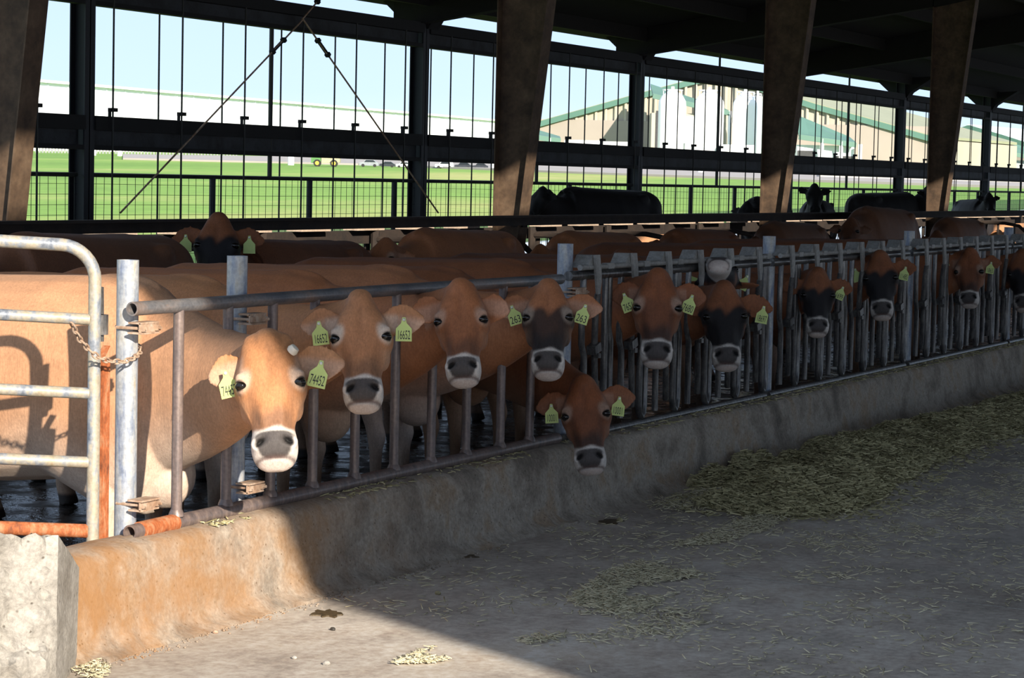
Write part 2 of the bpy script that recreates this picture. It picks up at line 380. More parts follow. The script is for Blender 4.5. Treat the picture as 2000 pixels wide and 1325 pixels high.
def brace(p, q, tb):
    r = MB().tube([p, q], .011, 6).build('brace_rod', MT['bracket'], WALL)
    a = V(p).lerp(V(q), tb); d = (V(q)-V(p)).normalized()
    MB().bar(a+V((.02,0,0)), a+d*.28+V((.02,0,0)), .012, .012).bar(a-V((.02,0,0)), a+d*.28-V((.02,0,0)), .012, .012).bar(a-d*.03, a+d*.02, .06, .05).bar(a+d*.26, a+d*.31, .06, .05).build('turnbuckle', MT['black'], r)
top = onX(592, 38, XW+.2)
brace(top, onX(235, 416, XW+.2), .12); brace(top, onX(856, 416, XW+.2), .10)
top2 = onX(1421, 118, XW+.2)
brace(onX(590, 38, XW+.2), onX(640, -20, XW+.2), .6)

# tapered steel frames -------------------------------------------
XC = -4.0
names = ['nearest tapered steel column, cut by the left picture edge', 'tapered steel column right of the diagonal brace rods, sunlit at its foot',
         'tapered steel column right of the white silos, sunlit foot', 'tapered steel column fourth from the left, near the right end', 'tapered steel column farthest to the right']
for k, y in enumerate([PY[0]-.1+BAY*i-(.25 if i == 0 else 0) for i in range(0, 5)]):
    t = thing('steel_column', (XC, y, .08), names[k], 'column', 'row of tapered frame columns')
    xo = XC-.14; f = lambda z: XC+.12+.115*(z-1.6)       # inner flange leans toward the drive
    MB().prism([(xo, y-.006, .08), (f(.08), y-.006, .08), (f(5.0), y-.006, 5.0), (xo, y-.006, 5.0)], (0, .012, 0)).build('web', MT['frame'], t)
    MB().hexa([(xo-.012, y-.1, .08), (xo, y-.1, .08), (xo, y+.1, .08), (xo-.012, y+.1, .08), (xo-.012, y-.1, 5.05), (xo, y-.1, 5.05), (xo, y+.1, 5.05), (xo-.012, y+.1, 5.05)]).build('flange', MT['frame'], t)
    MB().hexa([(f(.08), y-.1, .08), (f(.08)+.012, y-.1, .08), (f(.08)+.012, y+.1, .08), (f(.08), y+.1, .08), (f(5), y-.1, 5.0), (f(5)+.012, y-.1, 5.0), (f(5)+.012, y+.1, 5.0), (f(5), y+.1, 5.0)]).build('flange', MT['frame'], t)
    MB().box(xo-.1, f(.1)+.12, y-.18, y+.18, .08, .11).build('base_plate', MT['frame'], t)
    # rafter from eave over the column to the ridge
    r = MB()
    for xa, xb, da, db in ((-9.4, XC, .42, .55), (XC, 3.4, .55, .2)):
        r.hexa([(xa, y-.1, zl(xa)-da), (xb, y-.1, zl(xb)-db), (xb, y+.1, zl(xb)-db), (xa, y+.1, zl(xa)-da), (xa, y-.1, zl(xa)-.01), (xb, y-.1, zl(xb)-.01), (xb, y+.1, zl(xb)-.01), (xa, y+.1, zl(xa)-.01)])
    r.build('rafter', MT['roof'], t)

# stall row inside the barn ---------------------------------------
sr = thing('stall_rail', (XC+.16, 3, 1.6), 'long rusty brown steel rail running along the foot of the columns', 'rail')
MB().box(XC+.15, XC+.20, 1, 50, 1.56, 1.635).build('rail_web', MT['brown_steel'], sr)
MB().box(XC+.15, XC+.27, 1, 50, 1.635, 1.655).build('rail_flange', MT['brown_steel'], sr)
for i, y in enumerate([PY[0]-.1+BAY*i for i in range(0, 5)]):
    MB().box(XC+.02, XC+.15, y-.05, y+.05, 1.54, 1.64).build('rail_bracket', MT['brown_steel'], sr)
XB = -4.75
sb = thing('stall_board_wall', (XB, 3, .1), 'dark plank barrier between the stall rows, behind the cows', 'barrier')
for i in range(9):
    y0 = 2+5*i
    MB().box(XB-.03, XB+.03, y0, y0+4.98, .80, .95).build('plank', MT['brown_steel'], sb)
    MB().box(XB-.03, XB+.03, y0, y0+4.98, 1.38, 1.50).build('plank', MT['brown_steel'], sb)
for i in range(36):
    y = 2.4+1.24*i; MB().box(XB-.05, XB-.0301, y-.045, y+.045, .1, 1.50).build('stake', MT['brown_steel'], sb)
ypc = onX(332, 436, XB+.1).y
dash0 = None
for i in range(-2, 34):  # pale pieces with gaps stand in for broken sunlight along the rail
    y = ypc + .985*i
    dashm = MB().prism([(XB-.02, y, 1.505), (XB+.13, y, 1.505), (XB+.13, y, 1.54), (XB-.02, y, 1.54)], (0, .50, 0)).prism([(XB-.10, y+.46, 1.505), (XB+.02, y+.46, 1.505), (XB+.02, y+.46, 1.545), (XB-.10, y+.46, 1.545)], (0, .16, 0))
    dashm.build('sun_dash', MT['sundash'], sb)
div0 = None
for i, (px, lb) in enumerate(((360, 'dark bent pipe stall loop beside the black-faced cow in the stalls'), (585, 'dark bent pipe stall loop left of the tawny second-row cow'), (800, 'dark bent pipe stall loop above the third feeding cow'), (955, 'dark bent pipe stall loop just left of the wide column foot'), (1100, 'dark bent pipe stall loop above the blue-topped post'), (1245, 'dark bent pipe stall loop in front of the pale sunlit cow'), (1420, 'dark bent pipe stall loop above the lifted muzzle'), (1560, 'dark bent pipe stall loop right of the silo-side column'), (1950, 'dark bent pipe stall loop at the far right'))):
    y = onX(px, 470, -4.3).y
    t = thing('stall_divider', (-4.6, y, .08), lb, 'divider', 'pipe loops of the resting stalls')
    if div0 is None:
        div0 = MB().tube([(-4.66, y, .5), (-4.1, y, .48), (-3.86, y, .55), (-3.76, y, .75), (-3.74, y, 1.0), (-3.80, y, 1.25), (-3.95, y, 1.38), (-4.2, y, 1.42), (-4.66, y, 1.42)], .03, 8).mesh('loop', MT['brown_steel']); y00 = y
    o = put('pipe_loop', div0, t); o.location = (0, y-y00, 0)
    put('upright', MB().tube([(-4.66, y, .08), (-4.66, y, 1.5)], .04, 8).mesh('upright', MT['brown_steel']), t)
struct('stall_bed', MB().box(-8.4, -6.0, 1, 56, .08, .40), MT['alley'])
struct('stall_kerb', MB().box(-4.0, -3.8, 1, 50, .08, .26), MT['block'])

# ------------------------------------------------------------------ feed fence
ZT, ZB = 1.41, .455
def post(y, label, zt=1.615):
    x = -.085; r = .048
    t = thing('fence_post', (x, y, .3), label, 'post', 'round posts of the feed fence')
    MB().tube([(x, y, zt), (x, y, .3)], r, 20, hollow=.88).build('tube', MT['post'], t)
    return t
plab = ['thick pale round post beside the chained gate, rust-streaked', 'pale round post with blue top behind the first cow', 'blue-topped round post where the headlocks begin',
        'blue-topped post beside the raised white muzzle', 'second headlock post, just right of the dark-faced cow with high head', 'farthest grey fence post at the right edge', 'last fence post beyond the right edge cows']
for k, y in enumerate([-.712, .166, 3.868, 7.568, 11.30, 14.95, 18.6]): post(y, plab[k])
def ubracket(y, z, parent, flip=1):
    # folded steel clamp with a U-bolt round the post
    x = .0
    g = MB().box(x-.03, x+.035, y-.07, y+.07, z-.062*flip-.004, z-.062*flip+.004).box(x+.025, x+.033, y-.07, y+.07, z-.062*flip-.045*(flip > 0), z-.062*flip+.045*(flip < 0)) \
        .box(x-.03, x+.045, y-.075, y+.06, z-.105*flip-.004, z-.105*flip+.004)
    o = g.build('clamp_plate', MT['bracket'], parent)
    zz = z-.085*flip
    MB().tube([(.05, y-.05, zz), (-.03, y-.053, zz), (-.10, y-.056, zz), (-.14, y, zz), (-.10, y+.056, zz), (-.03, y+.053, zz), (.06, y+.05, zz)], .007, 6).build('u_bolt', MT['bracket'], o)
    for s in (-1, 1): MB().bar((.036, y+s*.052-.014, zz), (.036, y+s*.052+.014, zz), .018, .024).build('nut', MT['bracket'], o)
pan = thing('feed_panel', (0, 1.4, .45), 'plain pipe feed panel with upright bars in front of the first cows', 'fence panel')
MB().tube([(0, -.80, ZT), (0, -.3, ZT), (0, 1.5, ZT+.004), (0, 3.62, ZT)], .031, 18, hollow=.78).build('top_rail', MT['rail'], pan)
MB().tube([(.0, -.80, ZB-.01), (0, 1.5, ZB), (0, 3.62, ZB)], .034, 18, hollow=.78).build('bottom_rail', MT['bar'], pan)
MB().tube([(.0, -.73, ZB-.01), (0, -.46, ZB-.008)], .0395, 18).build('rusty_sleeve', MT['rust'], pan)
for y in (-.442, -.04, .349, .74, 1.157, 1.574, 1.989, 2.405, 2.839, 3.23):
    o = MB().tube([(0, y, ZB), (0, y, ZT)], .025, 14).build('bar', MT['bar'], pan)
    MB().lathe((0, y, ZB+.02), [(.036, 0), (.034, .012), (.026, .03)], 12).build('weld', MT['bar'], o)
for y, z, fl_ in ((-.715, ZT, 1), (-.70, ZB+.02, -1), (.166, ZT, 1), (.166, ZB, -1), (3.86, ZT, 1)): ubracket(y, z, pan, fl_)
# headlock panels
plate = None
def headlocks(y0, n, label, gap):
    t = thing('headlock_panel', (0, y0+1.8, .45), label, 'headlock panel', 'self-locking headlock panels')
    MB().tube([(0, y0+.05, 1.425), (0, y0+3.62, 1.425)], .03, 12).build('top_rail', MT['lock'], t)
    MB().tube([(.045, y0+.12, 1.475), (.045, y0+3.55, 1.475)], .018, 10).build('locking_rod', MT['clamp'], t)
    MB().tube([(0, y0+.05, .44), (0, y0+3.62, .44)], .028, 10).build('bottom_rail', MT['lock'], t)
    for i in range(n):
        y = y0 + .31 + .585*i
        s = MB().tube([(0, y+.31, 1.40), (0, y+.31, .56), (0, y+.325, .50), (0, y+.355, .478), (0, y+.385, .50), (0, y+.40, .56), (0, y+.40, 1.0), (0, y+.365, 1.08), (0, y+.365, 1.40)], .0225, 10).build('stanchion', MT['lock'], t)
        MB().prism([(-.05, y-.11, 1.472), (-.05, y-.03, 1.548), (-.05, y+.04, 1.548), (-.05, y+.055, 1.472)], (.105, 0, 0)) \
            .prism([(.058, y-.03, 1.55), (.058, y+.045, 1.55), (.058, y+.07, 1.46), (.058, y+.08, 1.38), (.058, y+.055, 1.29), (.058, y+.03, 1.29), (.058, y+.005, 1.40)], (.016, 0, 0)).build('clamp', MT['clamp'], s)
        MB().tube([(.067, y+.04, 1.31), (.05, y+.05, 1.20), (.03, y+.085, .98), (.02, y+.13, .78), (.01, y+.165, .62), (0, y+.19, .56)], .021, 10).build('pivot_bar', MT['lock'], s)
        MB().bar((.035, y+.03, .96), (.035, y+.115, .985), .06, .055).bar((.06, y+.05, .93), (.06, y+.09, .93), .03, .03).build('latch', MT['lock'], s)
        MB().tube([(0, y-.03, 1.40), (0, y-.045, 1.2), (0, y-.04, 1.0), (0, y+.0, .93), (0, y+.005, .5)], .021, 10).build('guide_bar', MT['lock'], s)
        MB().box(.02, .065, y+.2, y+.29, 1.46, 1.495).build('rod_collar', MT['clamp'], s)
hl = ['first headlock panel, right of the plain pipe bars', 'second headlock panel, holding the two black-faced cows', 'third headlock panel, in front of the brown cow near the right edge', 'last headlock panel at the right picture edge']
for k, y0 in enumerate((3.68, 7.33, 11.0, 14.65)): headlocks(y0, 6, hl[k], 0)

# gate ------------------------------------------------------------
GP = V((-.10, -.93, 0)); gdir = V((-.80, -.60, 0)); sag = -.045
def gpt(s, z): return GP + gdir*s + V((0, 0, z - sag*s))
gt = thing('pipe_gate', gpt(0, .35), 'weathered tubular steel gate with rounded corner at left', 'gate')
R = .14; ztop = 1.675; zbot = .40
arc = [gpt(R-R*math.sin(a), ztop-R+R*math.cos(a)) for a in [math.pi/2*i/8 for i in range(9)]]
MB().tube([gpt(3.2, ztop)] + arc + [gpt(0, zbot)], .0275, 16).build('frame', MT['gate'], gt)
for z in (1.365, 1.05, .755, .46): MB().tube([gpt(3.2, z), gpt(.02, z)], .0245 if z > .5 else .03, 14).build('gate_rail', MT['gate'] if z > .5 else MT['rust'], gt)
hg = MB().tube([(-.1, -.885, 1.30), (-.1, -.885, 1.385)], .032, 14).build('hinge_sleeve', MT['lock'], gt)
MB().tube([(-.1, -.885, 1.27), (-.1, -.885, 1.30)], .014, 8).tube([(-.1, -.885, 1.385), (-.12, -.86, 1.50)], .013, 8).build('hinge_pin', MT['lock'], hg)
ch = thing('gate_chain', (-.05, -.86, 1.22), 'rusty link chain looped from the gate round the pale post', 'chain')
cp = [onX(142, 636, .0), onX(155, 662, -.02), onX(172, 682, -.03), onX(190, 698, -.02), onX(215, 706, -.01), onX(240, 707, .0), onX(262, 700, .0), onX(273, 688, -.05), onX(270, 672, -.1)]
def link():
    a, b, r = .021, .0105, .0042; p = []
    m = MB(); n = 14; k = 6; vs = []
    for i in range(n):
        t = 2*math.pi*i/n; c = V((a*math.cos(t)*1.05, b*math.sin(t), 0)); rd = V((math.cos(t), math.sin(t), 0))
        for j in range(k):
            u = 2*math.pi*j/k; vs.append(c + rd*(r*math.cos(u)) + V((0, 0, r*math.sin(u))))
    m.add(vs, [(i*k+j, ((i+1)%n)*k+j, ((i+1)%n)*k+(j+1)%k, i*k+(j+1)%k) for i in range(n) for j in range(k)])
    return m.mesh('link', MT['bracket'])
lk = link(); acc = []
tot = 0; seg = []
for i in range(len(cp)-1): seg.append((cp[i+1]-cp[i]).length)
s = 0.0; idx = 0; T = sum(seg); step = .034; k = 0
while s < T:
    r = s; i = 0
    while i < len(seg)-1 and r > seg[i]: r -= seg[i]; i += 1
    p = cp[i].lerp(cp[i+1], r/seg[i]); d = (cp[i+1]-cp[i]).normalized()
    q = d.to_track_quat('X', 'Z').to_matrix().to_4x4() @ Matrix.Rotation(math.radians(90*(k % 2)+20), 4, 'X')
    o = put('link', lk, ch); o.matrix_basis = Matrix.Translation(p) @ q
    s += step; k += 1
tag(MB().box(-.125, -.085, -.885, -.835, .30, 1.19).prism([(-.125, -.885, 1.19), (-.085, -.885, 1.19), (-.085, -.835, 1.25), (-.125, -.835, 1.25)], (0, .001, 0)).build('gate_stop_bar', MT['rust']), 'flat orange rusted steel bar standing between gate and pale post', 'steel bar')

# broken concrete block at the gate's foot -------------------------
bm = bmesh.new(); A = (.20, -1.45); B = (.40, -1.86)
base = [A, B, (.05, -2.6), (-1.6, -3.4), (-1.9, -2.6), (-.2, -1.50)]
tops = [.40, .60, .66, .66, .60, .42]
n = len(base)
bv = [bm.verts.new((x, y, -.02)) for x, y in base]; tv = [bm.verts.new((base[i][0]*.97, base[i][1]*.985, tops[i])) for i in range(n)]
bm.faces.new(bv[::-1]); bm.faces.new(tv)
for i in range(n): bm.faces.new((bv[i], bv[(i+1) % n], tv[(i+1) % n], tv[i]))
bmesh.ops.triangulate(bm, faces=bm.faces)
for _ in range(6): 
    ed = [e for e in bm.edges if e.calc_length() > .035]
    if len(bm.verts) > 30000: break
    bmesh.ops.subdivide_edges(bm, edges=ed, cuts=1, use_grid_fill=True)
for v in bm.verts:
    p = v.co.copy(); smooth = 1.0
    # the cast side facing the drive stays flat, the broken front is rough
    dside = (V((p.x-A[0], p.y-A[1], 0))).cross(V((B[0]-A[0], B[1]-A[1], 0)).normalized()).z
    if abs(dside) < .03 and p.y > -1.9: smooth = .12
    k = mnoise.noise(p*5)*.09 + mnoise.noise(p*13)*.055 + mnoise.noise(p*34)*.028 - .05*max(0, mnoise.noise(p*9+V((4, 1, 2))))
    v.co += V((.6, -.6, .5)).normalized()*k*smooth
me = bpy.data.meshes.new('concrete_block'); bmesh.ops.recalc_face_normals(bm, faces=bm.faces); bm.to_mesh(me); bm.free(); me.materials.append(MT['block'])
me.polygons.foreach_set('use_smooth', [True]*len(me.polygons)); me.set_sharp_from_angle(angle=math.radians(50))
tag(put('concrete_block', me), 'rough broken grey concrete block at the lower left corner', 'concrete block')
# ------------------------------------------------------------------ cattle
def ss(x, a, b):
    t = np.clip((x-a)/(b-a), 0, 1); return t*t*(3-2*t)
def ringloft(mb, st, n=20):          # stations: (centre, half-width vec, half-height vec, exponent, taper)
    vs = []; fs = []
    for c, a, b, ex_, tp in st:
        for k in range(n):
            t = 2*math.pi*k/n; cs, sn = math.cos(t), math.sin(t)
            x = math.copysign(abs(cs)**(2/ex_), cs); y = math.copysign(abs(sn)**(2/ex_), sn)
            x *= 1 + tp*(y if y < 0 else 0)
            vs.append(c + a*x + b*y)
    L = len(st)
    for i in range(L-1):
        for k in range(n): fs.append((i*n+k, i*n+(k+1) % n, (i+1)*n+(k+1) % n, (i+1)*n+k))
    fs.append(tuple(range(n))[::-1]); fs.append(tuple((L-1)*n+k for k in range(n)))
    mb.add(vs, fs)
HR = [(-.024, .036, -.03, -.085, 2.4), (-.008, .058, -.008, -.11, 2.4), (.03, .076, .012, -.13, 2.4), (.065, .090, .026, -.14, 2.5), (.10, .108, .034, -.148, 2.6), (.145, .128, .036, -.155, 2.6), (.19, .139, .036, -.165, 2.5), (.22, .135, .037, -.170, 2.3), (.26, .118, .037, -.170, 2.05), (.30, .100, .035, -.160, 1.95), (.335, .084, .031, -.140, 2.05), (.36, .079, .031, -.122, 2.3),
      (.388, .084, .036, -.108, 2.6), (.42, .088, .037, -.102, 2.8), (.45, .086, .027, -.100, 2.6), (.476, .078, .010, -.098, 2.4), (.498, .061, -.018, -.090, 2.3), (.511, .036, -.04, -.074, 2.2)]
COATS = {  # linear colours: body, forehead, face-dark amount, dark colour, muzzle, belly
 'fawn':  dict(body=(.45, .235, .125), fore=(.41, .175, .070), dk=.0, dark=(.13, .075, .05), bridge=.65, pale=.55, belly=(.62, .50, .40)),
 'tan':   dict(body=(.44, .195, .085), fore=(.42, .185, .085), dk=.0, dark=(.10, .065, .045), bridge=.55, pale=.85, belly=(.62, .52, .43)),
 'red':   dict(body=(.36, .135, .055), fore=(.33, .12, .048), dk=.12, dark=(.035, .024, .02), bridge=.55, pale=.3, belly=(.50, .36, .26)),
 'smoky': dict(body=(.38, .15, .065), fore=(.34, .13, .055), dk=.9, dark=(.022, .017, .016), bridge=1.0, pale=.35, belly=(.55, .45, .38)),
 'brown': dict(body=(.25, .088, .036), fore=(.24, .08, .032), dk=.25, dark=(.03, .02, .017), bridge=.8, pale=.3, belly=(.36, .22, .14)),
 'black': dict(body=(.19, .068, .03), fore=(.24, .085, .035), dk=1.0, dark=(.013, .011, .012), bridge=1.0, pale=.0, belly=(.25, .16, .11)),
 'umber': dict(body=(.15, .062, .030), fore=(.15, .058, .027), dk=.3, dark=(.03, .02, .017), bridge=.8, pale=.1, belly=(.22, .14, .09)),
 'silhouetted':  dict(body=(.012, .010, .010), fore=(.012, .010, .010), dk=1.0, dark=(.008, .007, .007), bridge=1.0, pale=.0, belly=(.015, .012, .012)),  # backlit darkness put into the coat colour
}
def fontmesh(txt):
    cu = bpy.data.curves.new('digits', 'FONT'); cu.body = txt; cu.align_x = 'CENTER'; cu.align_y = 'CENTER'; cu.size = 1; cu.extrude = .01
    o = bpy.data.objects.new('digits', cu); COL.objects.link(o); dg = bpy.context.evaluated_depsgraph_get(); dg.update()
    me = bpy.data.meshes.new_from_object(o.evaluated_get(dg)); bpy.data.objects.remove(o); return me
def cow(label, group, coat, poll=None, chin=None, X=.15, tau=14, yaw=0, body=None, dirn=(1, 0), hide=(), ears=((.25, .1), (.25, .1)), tags=('', ''), vox=.011, floor=.08, k=1.06, lie=False,
        frame=None, bend=.45, eyes=True, tagtilt=(0, 0), earlen=(.18, .18), hs=None, spot=None, stump=False, wz=0, deepb=0, dome=1.0, chest=0, tagpos=.5):
    C_ = COATS[coat]; mb = MB(); bx = V((dirn[0], dirn[1], 0)).normalized(); by = V((-bx.y, bx.x, 0)); up = V((0, 0, 1))
    # head frame
    if frame: P0, Ld, Hd, s = frame
    else:
        P0 = onX(*poll, X); c = (CAM-P0).normalized(); zz = (P0-CAM).dot(FW)
        v = deep(*chin, zz)-P0; v = v-c*v.dot(c); T = math.radians(tau)
        Ld = (v.normalized()*math.cos(T)+c*math.sin(T)).normalized(); s = v.length/math.cos(T)/.512 if hs is None else hs
        if tau > 40: s = hs
        Hd = (c-Ld*c.dot(Ld)).normalized()
        Hd = Matrix.Rotation(math.radians(yaw), 3, Ld) @ Hd
    Wd = Ld.cross(Hd)
    if Wd.dot(RT) < 0: Wd = -Wd
    def h2w(W, H, L): return P0 + (Wd*W+Hd*H+Ld*L)*s
    st = []
    for L, w_, hf, hb, ex2 in HR:
        w_ *= 1+(dome-1)*(1-min(1, max(0, (L+.02)/.13)))
        mid = (hf+hb)/2; st.append((h2w(0, mid, L), Wd*w_*s, Hd*((hf-hb)/2)*s, ex2, .28 if L < .40 else .10))
    ringloft(mb, st, 28)
    HM = Matrix((Wd, Hd, Ld)).transposed().to_4x4(); HM.translation = P0; HM = HM @ Matrix.Scale(s, 4)
    def hball(W, H, L, r):
        q = MB().ball((0, 0, 0), r, 14, 10); mb.add([HM @ (V(v)+V((W, H, L))) for v in q.v], q.f)
    hball(0, -.03, .008, (.055, .05, .045)); hball(0, -.005, .03, (.05, .035, .05))
    EY = (.101, .010, .197)
    for sg in (-1, 1):
        hball(sg*.101, .004, .190, (.032, .031, .038)); hball(sg*.106, .008, .158, (.026, .022, .016)); hball(sg*.030, .022, .29, (.022, .014, .09)); hball(sg*.055, .012, .418, (.034, .028, .032)); hball(sg*.085, -.09, .25, (.035, .05, .07))
        dr, fw_ = ears[0 if sg < 0 else 1]; ln = earlen[0 if sg < 0 else 1]
        ax = V((sg*math.cos(dr), -.22+fw_, math.sin(dr))).normalized(); bs = V((sg*.095, -.075, .100))
        wd = V((0, 0, 1)) - ax*ax.z; wd.normalize(); nm = ax.cross(wd); nm = nm if nm.y > 0 else -nm
        hw = [.030, .046, .066, .076, .076, .066, .045, .014]; es = []
        NE = 14
        vs = []; fs = []
        for i in range(NE+1):
            t = i/NE; f_ = t*(len(hw)-1); j = min(int(f_), len(hw)-2); wv = hw[j]+(hw[j+1]-hw[j])*(f_-j)
            cc = bs+ax*(t*(ln+.02)-.02); th = .013-.004*t; cup = .40*(1-.6*t)
            for q in range(16):
                a = 2*math.pi*q/16; u = math.cos(a); vs.append(HM @ (cc+wd*(wv*u)+nm*(th*math.sin(a) + cup*wv*(u*u-.5))))
        for i in range(NE):
            for q in range(16): fs.append((i*16+q, i*16+(q+1) % 16, (i+1)*16+(q+1) % 16, (i+1)*16+q))
        fs += [tuple(range(16))[::-1], tuple(NE*16+q for q in range(16))]
        mb.add(vs, fs)
    # torso
    if body is not None:
        O = V((body[0], body[1], floor + (wz if not lie else -.5*k)))
        def b2w(x, y, z): return O + bx*(x*k)+by*(y*k)+up*(z*k)
        TS = [(-1.60, 1.06, .05, .07), (-1.56, 1.03, .13, .18), (-1.48, 1.00, .20, .25), (-1.36, .985, .245, .30), (-1.15, .95, .265, .335), (-.88, .925, .31, .365), (-.58, .935, .32, .365), (-.28, .955, .285, .355), (-.02, .965-chest/2, .24, .35+chest/2), (.14, .955-chest/2, .20, .335+chest/2)]
        st = [(b2w(x, 0, zc-deepb/2*min(1, max(0, (x+1.5)*3))), by*((a+deepb*.3)*k), up*((b+deepb/2*min(1, max(0, (x+1.5)*3)))*k), 2.25, .0) for x, zc, a, b in TS]
        # neck as a curved loft to the back of the head
        p0 = b2w(.14, 0, .955-chest/2); p1 = h2w(0, -.10, .085); ch_ = p1-p0; D = ch_.length
        t0 = (bx*.8+ch_.normalized()*.5+up*.1).normalized()*D*.9; t1 = (Hd*bend + ch_.normalized()*.75 + Ld*(-.1)).normalized()*D*.8
        for i in range(1, 9):
            t = i/8; h00 = 2*t**3-3*t*t+1; h10 = t**3-2*t*t+t; h01 = -2*t**3+3*t*t; h11 = t**3-t*t
            p = p0*h00+t0*h10+p1*h01+t1*h11
            d = (p0*(6*t*t-6*t)+t0*(3*t*t-4*t+1)+p1*(-6*t*t+6*t)+t1*(3*t*t-2*t)).normalized()
            u_ = (up*(1-t)-Ld*t); u_ = (u_-d*u_.dot(d)).normalized(); a_ = u_.cross(d)
            aw = (.195*(1-t)**1.6 + .085*(1-(1-t)**1.6))*k; bh = ((.335+chest/2)*(1-t)**1.15 + .13*(1-(1-t)**1.15))*k
            p = p - u_*(.05*math.sin(math.pi*t)*k)
            st.append((p, a_*aw, u_*bh, 2.1, .15*math.sin(math.pi*t)))
        ringloft(mb, st, 26)
        def ball(x, y, z, r):
            q = MB().ball((0, 0, 0), r, 14, 10); mb.add([b2w(x+v[0], y+v[1], z+v[2]) for v in q.v], q.f)
        for sg in (-1, 1):
            ball(-1.10, sg*.205, 1.19, (.10, .05, .06)); ball(-1.52, sg*.11, 1.10, (.05, .045, .05))
            ball(.02, sg*.15, .86, (.16, .10, .26)); ball(-1.25, sg*.16, .90, (.24, .12, .28))
        ball(-.02, 0, 1.27, (.20, .05, .055)); ball(.20, 0, .64-chest, (.15, .10, .15)); ball(-.85, 0, 1.255, (.5, .035, .045))
        if not lie:
            ball(-1.12, 0, .52, (.20, .14, .15))
            for sg in (-1, 1):
                mb.tube([b2w(.03, sg*.16, .82), b2w(-.01, sg*.165, .60), b2w(.03, sg*.16, .44), b2w(.045, sg*.155, .37), b2w(.04, sg*.155, .30), b2w(.04, sg*.155, .17), b2w(.045, sg*.155, .11), b2w(.075, sg*.155, .04), b2w(.085, sg*.155, .0)], [x*k for x in (.11, .075, .052, .053, .038, .032, .043, .050, .056)], 14)
                mb.tube([b2w(-1.22, sg*.17, .85), b2w(-1.10, sg*.19, .68), b2w(-1.28, sg*.185, .54), b2w(-1.40, sg*.175, .44), b2w(-1.385, sg*.17, .36), b2w(-1.37, sg*.165, .20), b2w(-1.36, sg*.165, .12), b2w(-1.33, sg*.165, .04), b2w(-1.32, sg*.165, .0)], [x*k for x in (.17, .12, .075, .056, .045, .036, .045, .050, .056)], 14)
        mb.tube([b2w(-1.56, 0, 1.16), b2w(-1.63, 0, 1.10), b2w(-1.66, 0, .9), b2w(-1.66, .01, .6), b2w(-1.65, .02, .42), b2w(-1.64, .02, .30)], [x*k for x in (.045, .035, .026, .022, .045, .02)], 10)
    else:
        st = []
        p1 = h2w(0, -.10, .085); p0 = p1 - Hd*.3*s - Ld*(-.1)*s
        ringloft(mb, [(p0.lerp(p1, i/3), Wd*.09*s, -Ld*.13*s, 2.1, 0) for i in range(4)], 20)
    me = bpy.data.meshes.new('raw'); me.from_pydata(mb.v, [], mb.f); bm = bmesh.new(); bm.from_mesh(me); bmesh.ops.recalc_face_normals(bm, faces=bm.faces); bm.to_mesh(me); bm.free()
    o = bpy.data.objects.new('raw', me); COL.objects.link(o)
    md = o.modifiers.new('r', 'REMESH'); md.mode = 'VOXEL'; md.voxel_size = vox; md.adaptivity = 0
    dg = bpy.context.evaluated_depsgraph_get(); dg.update()
    out = bpy.data.meshes.new_from_object(o.evaluated_get(dg)); bpy.data.objects.remove(o); bpy.data.meshes.remove(me)
    n = len(out.vertices); co = np.empty(n*3); out.vertices.foreach_get('co', co); co = co.reshape(-1, 3)
    ed = np.empty(len(out.edges)*2, dtype=np.int64); out.edges.foreach_get('vertices', ed); ed = ed.reshape(-1, 2)
    deg = np.bincount(ed.ravel(), minlength=n)[:, None]
    HI = np.array(HM.inverted()); 
    hl_ = lambda: co @ HI[:3, :3].T + HI[:3, 3]
    h0 = hl_(); isear = (np.abs(h0[:, 0]) > .138) & (h0[:, 2] < .23) & (h0[:, 2] > -.12) & (h0[:, 1] > -.25)
    ishead = (h0[:, 2] > -.05) & (h0[:, 2] < .56) & (np.abs(h0[:, 0]) < .155) & (h0[:, 1] > -.17)
    lam = np.where(isear, .25, np.where(ishead, .5, .65))[:, None]
    for it in range(5):
        acc = np.zeros_like(co)
        for a in range(3): acc[:, a] = np.bincount(ed[:, 0], co[ed[:, 1], a], n)+np.bincount(ed[:, 1], co[ed[:, 0], a], n)
        co = co + lam*(acc/np.maximum(deg, 1)-co)
    # sculpt nostrils, mouth and eye sockets in the head's own frame
    h = hl_(); W, H, L = h[:, 0].copy(), h[:, 1].copy(), h[:, 2].copy()
    for sg in (-1, 1):
        d = np.sqrt(((W-sg*.053)/.021)**2+((L-.414-.55*(np.abs(W)-.053))/.016)**2); h[:, 1] -= .032*np.exp(-d**2)*(H > -.03)
        d = np.sqrt(((W-sg*.125)/.022)**2+((H-.026)/.022)**2+((L-.194)/.013)**2); h[:, 0] -= sg*.007*np.exp(-d**2); h[:, 1] -= .007*np.exp(-d**2)
        d = np.sqrt(((W-sg*.075)/.020)**2+((L-.28)/.05)**2); h[:, 1] -= .008*np.exp(-d**2)*(H > -.02)
    h[:, 1] -= .006*np.exp(-(W/.02)**2)*ss(L, .05, .1)*(1-ss(L, .16, .22))*(H > 0)
    gm = np.exp(-((L-.484-(-.04-H)*.25)/.006)**2)*ishead*(np.abs(W) < .10)*(H > -.07)*(H < .03); h[:, 2] -= 0*gm; h[:, 1] -= .008*gm
    co = h @ np.array(HM)[:3, :3].T + np.array(HM)[:3, 3]
    out.vertices.foreach_set('co', co.ravel())
    # coat colours
    col = np.ones((n, 4)); base = np.array(C_['body']); c = np.tile(base, (n, 1))
    def mx(msk, colr): 
        nonlocal c
        c = c*(1-msk[:, None]) + np.array(colr)*msk[:, None]
    zrel = (co[:, 2]-floor)/k + (.5 if lie else 0)
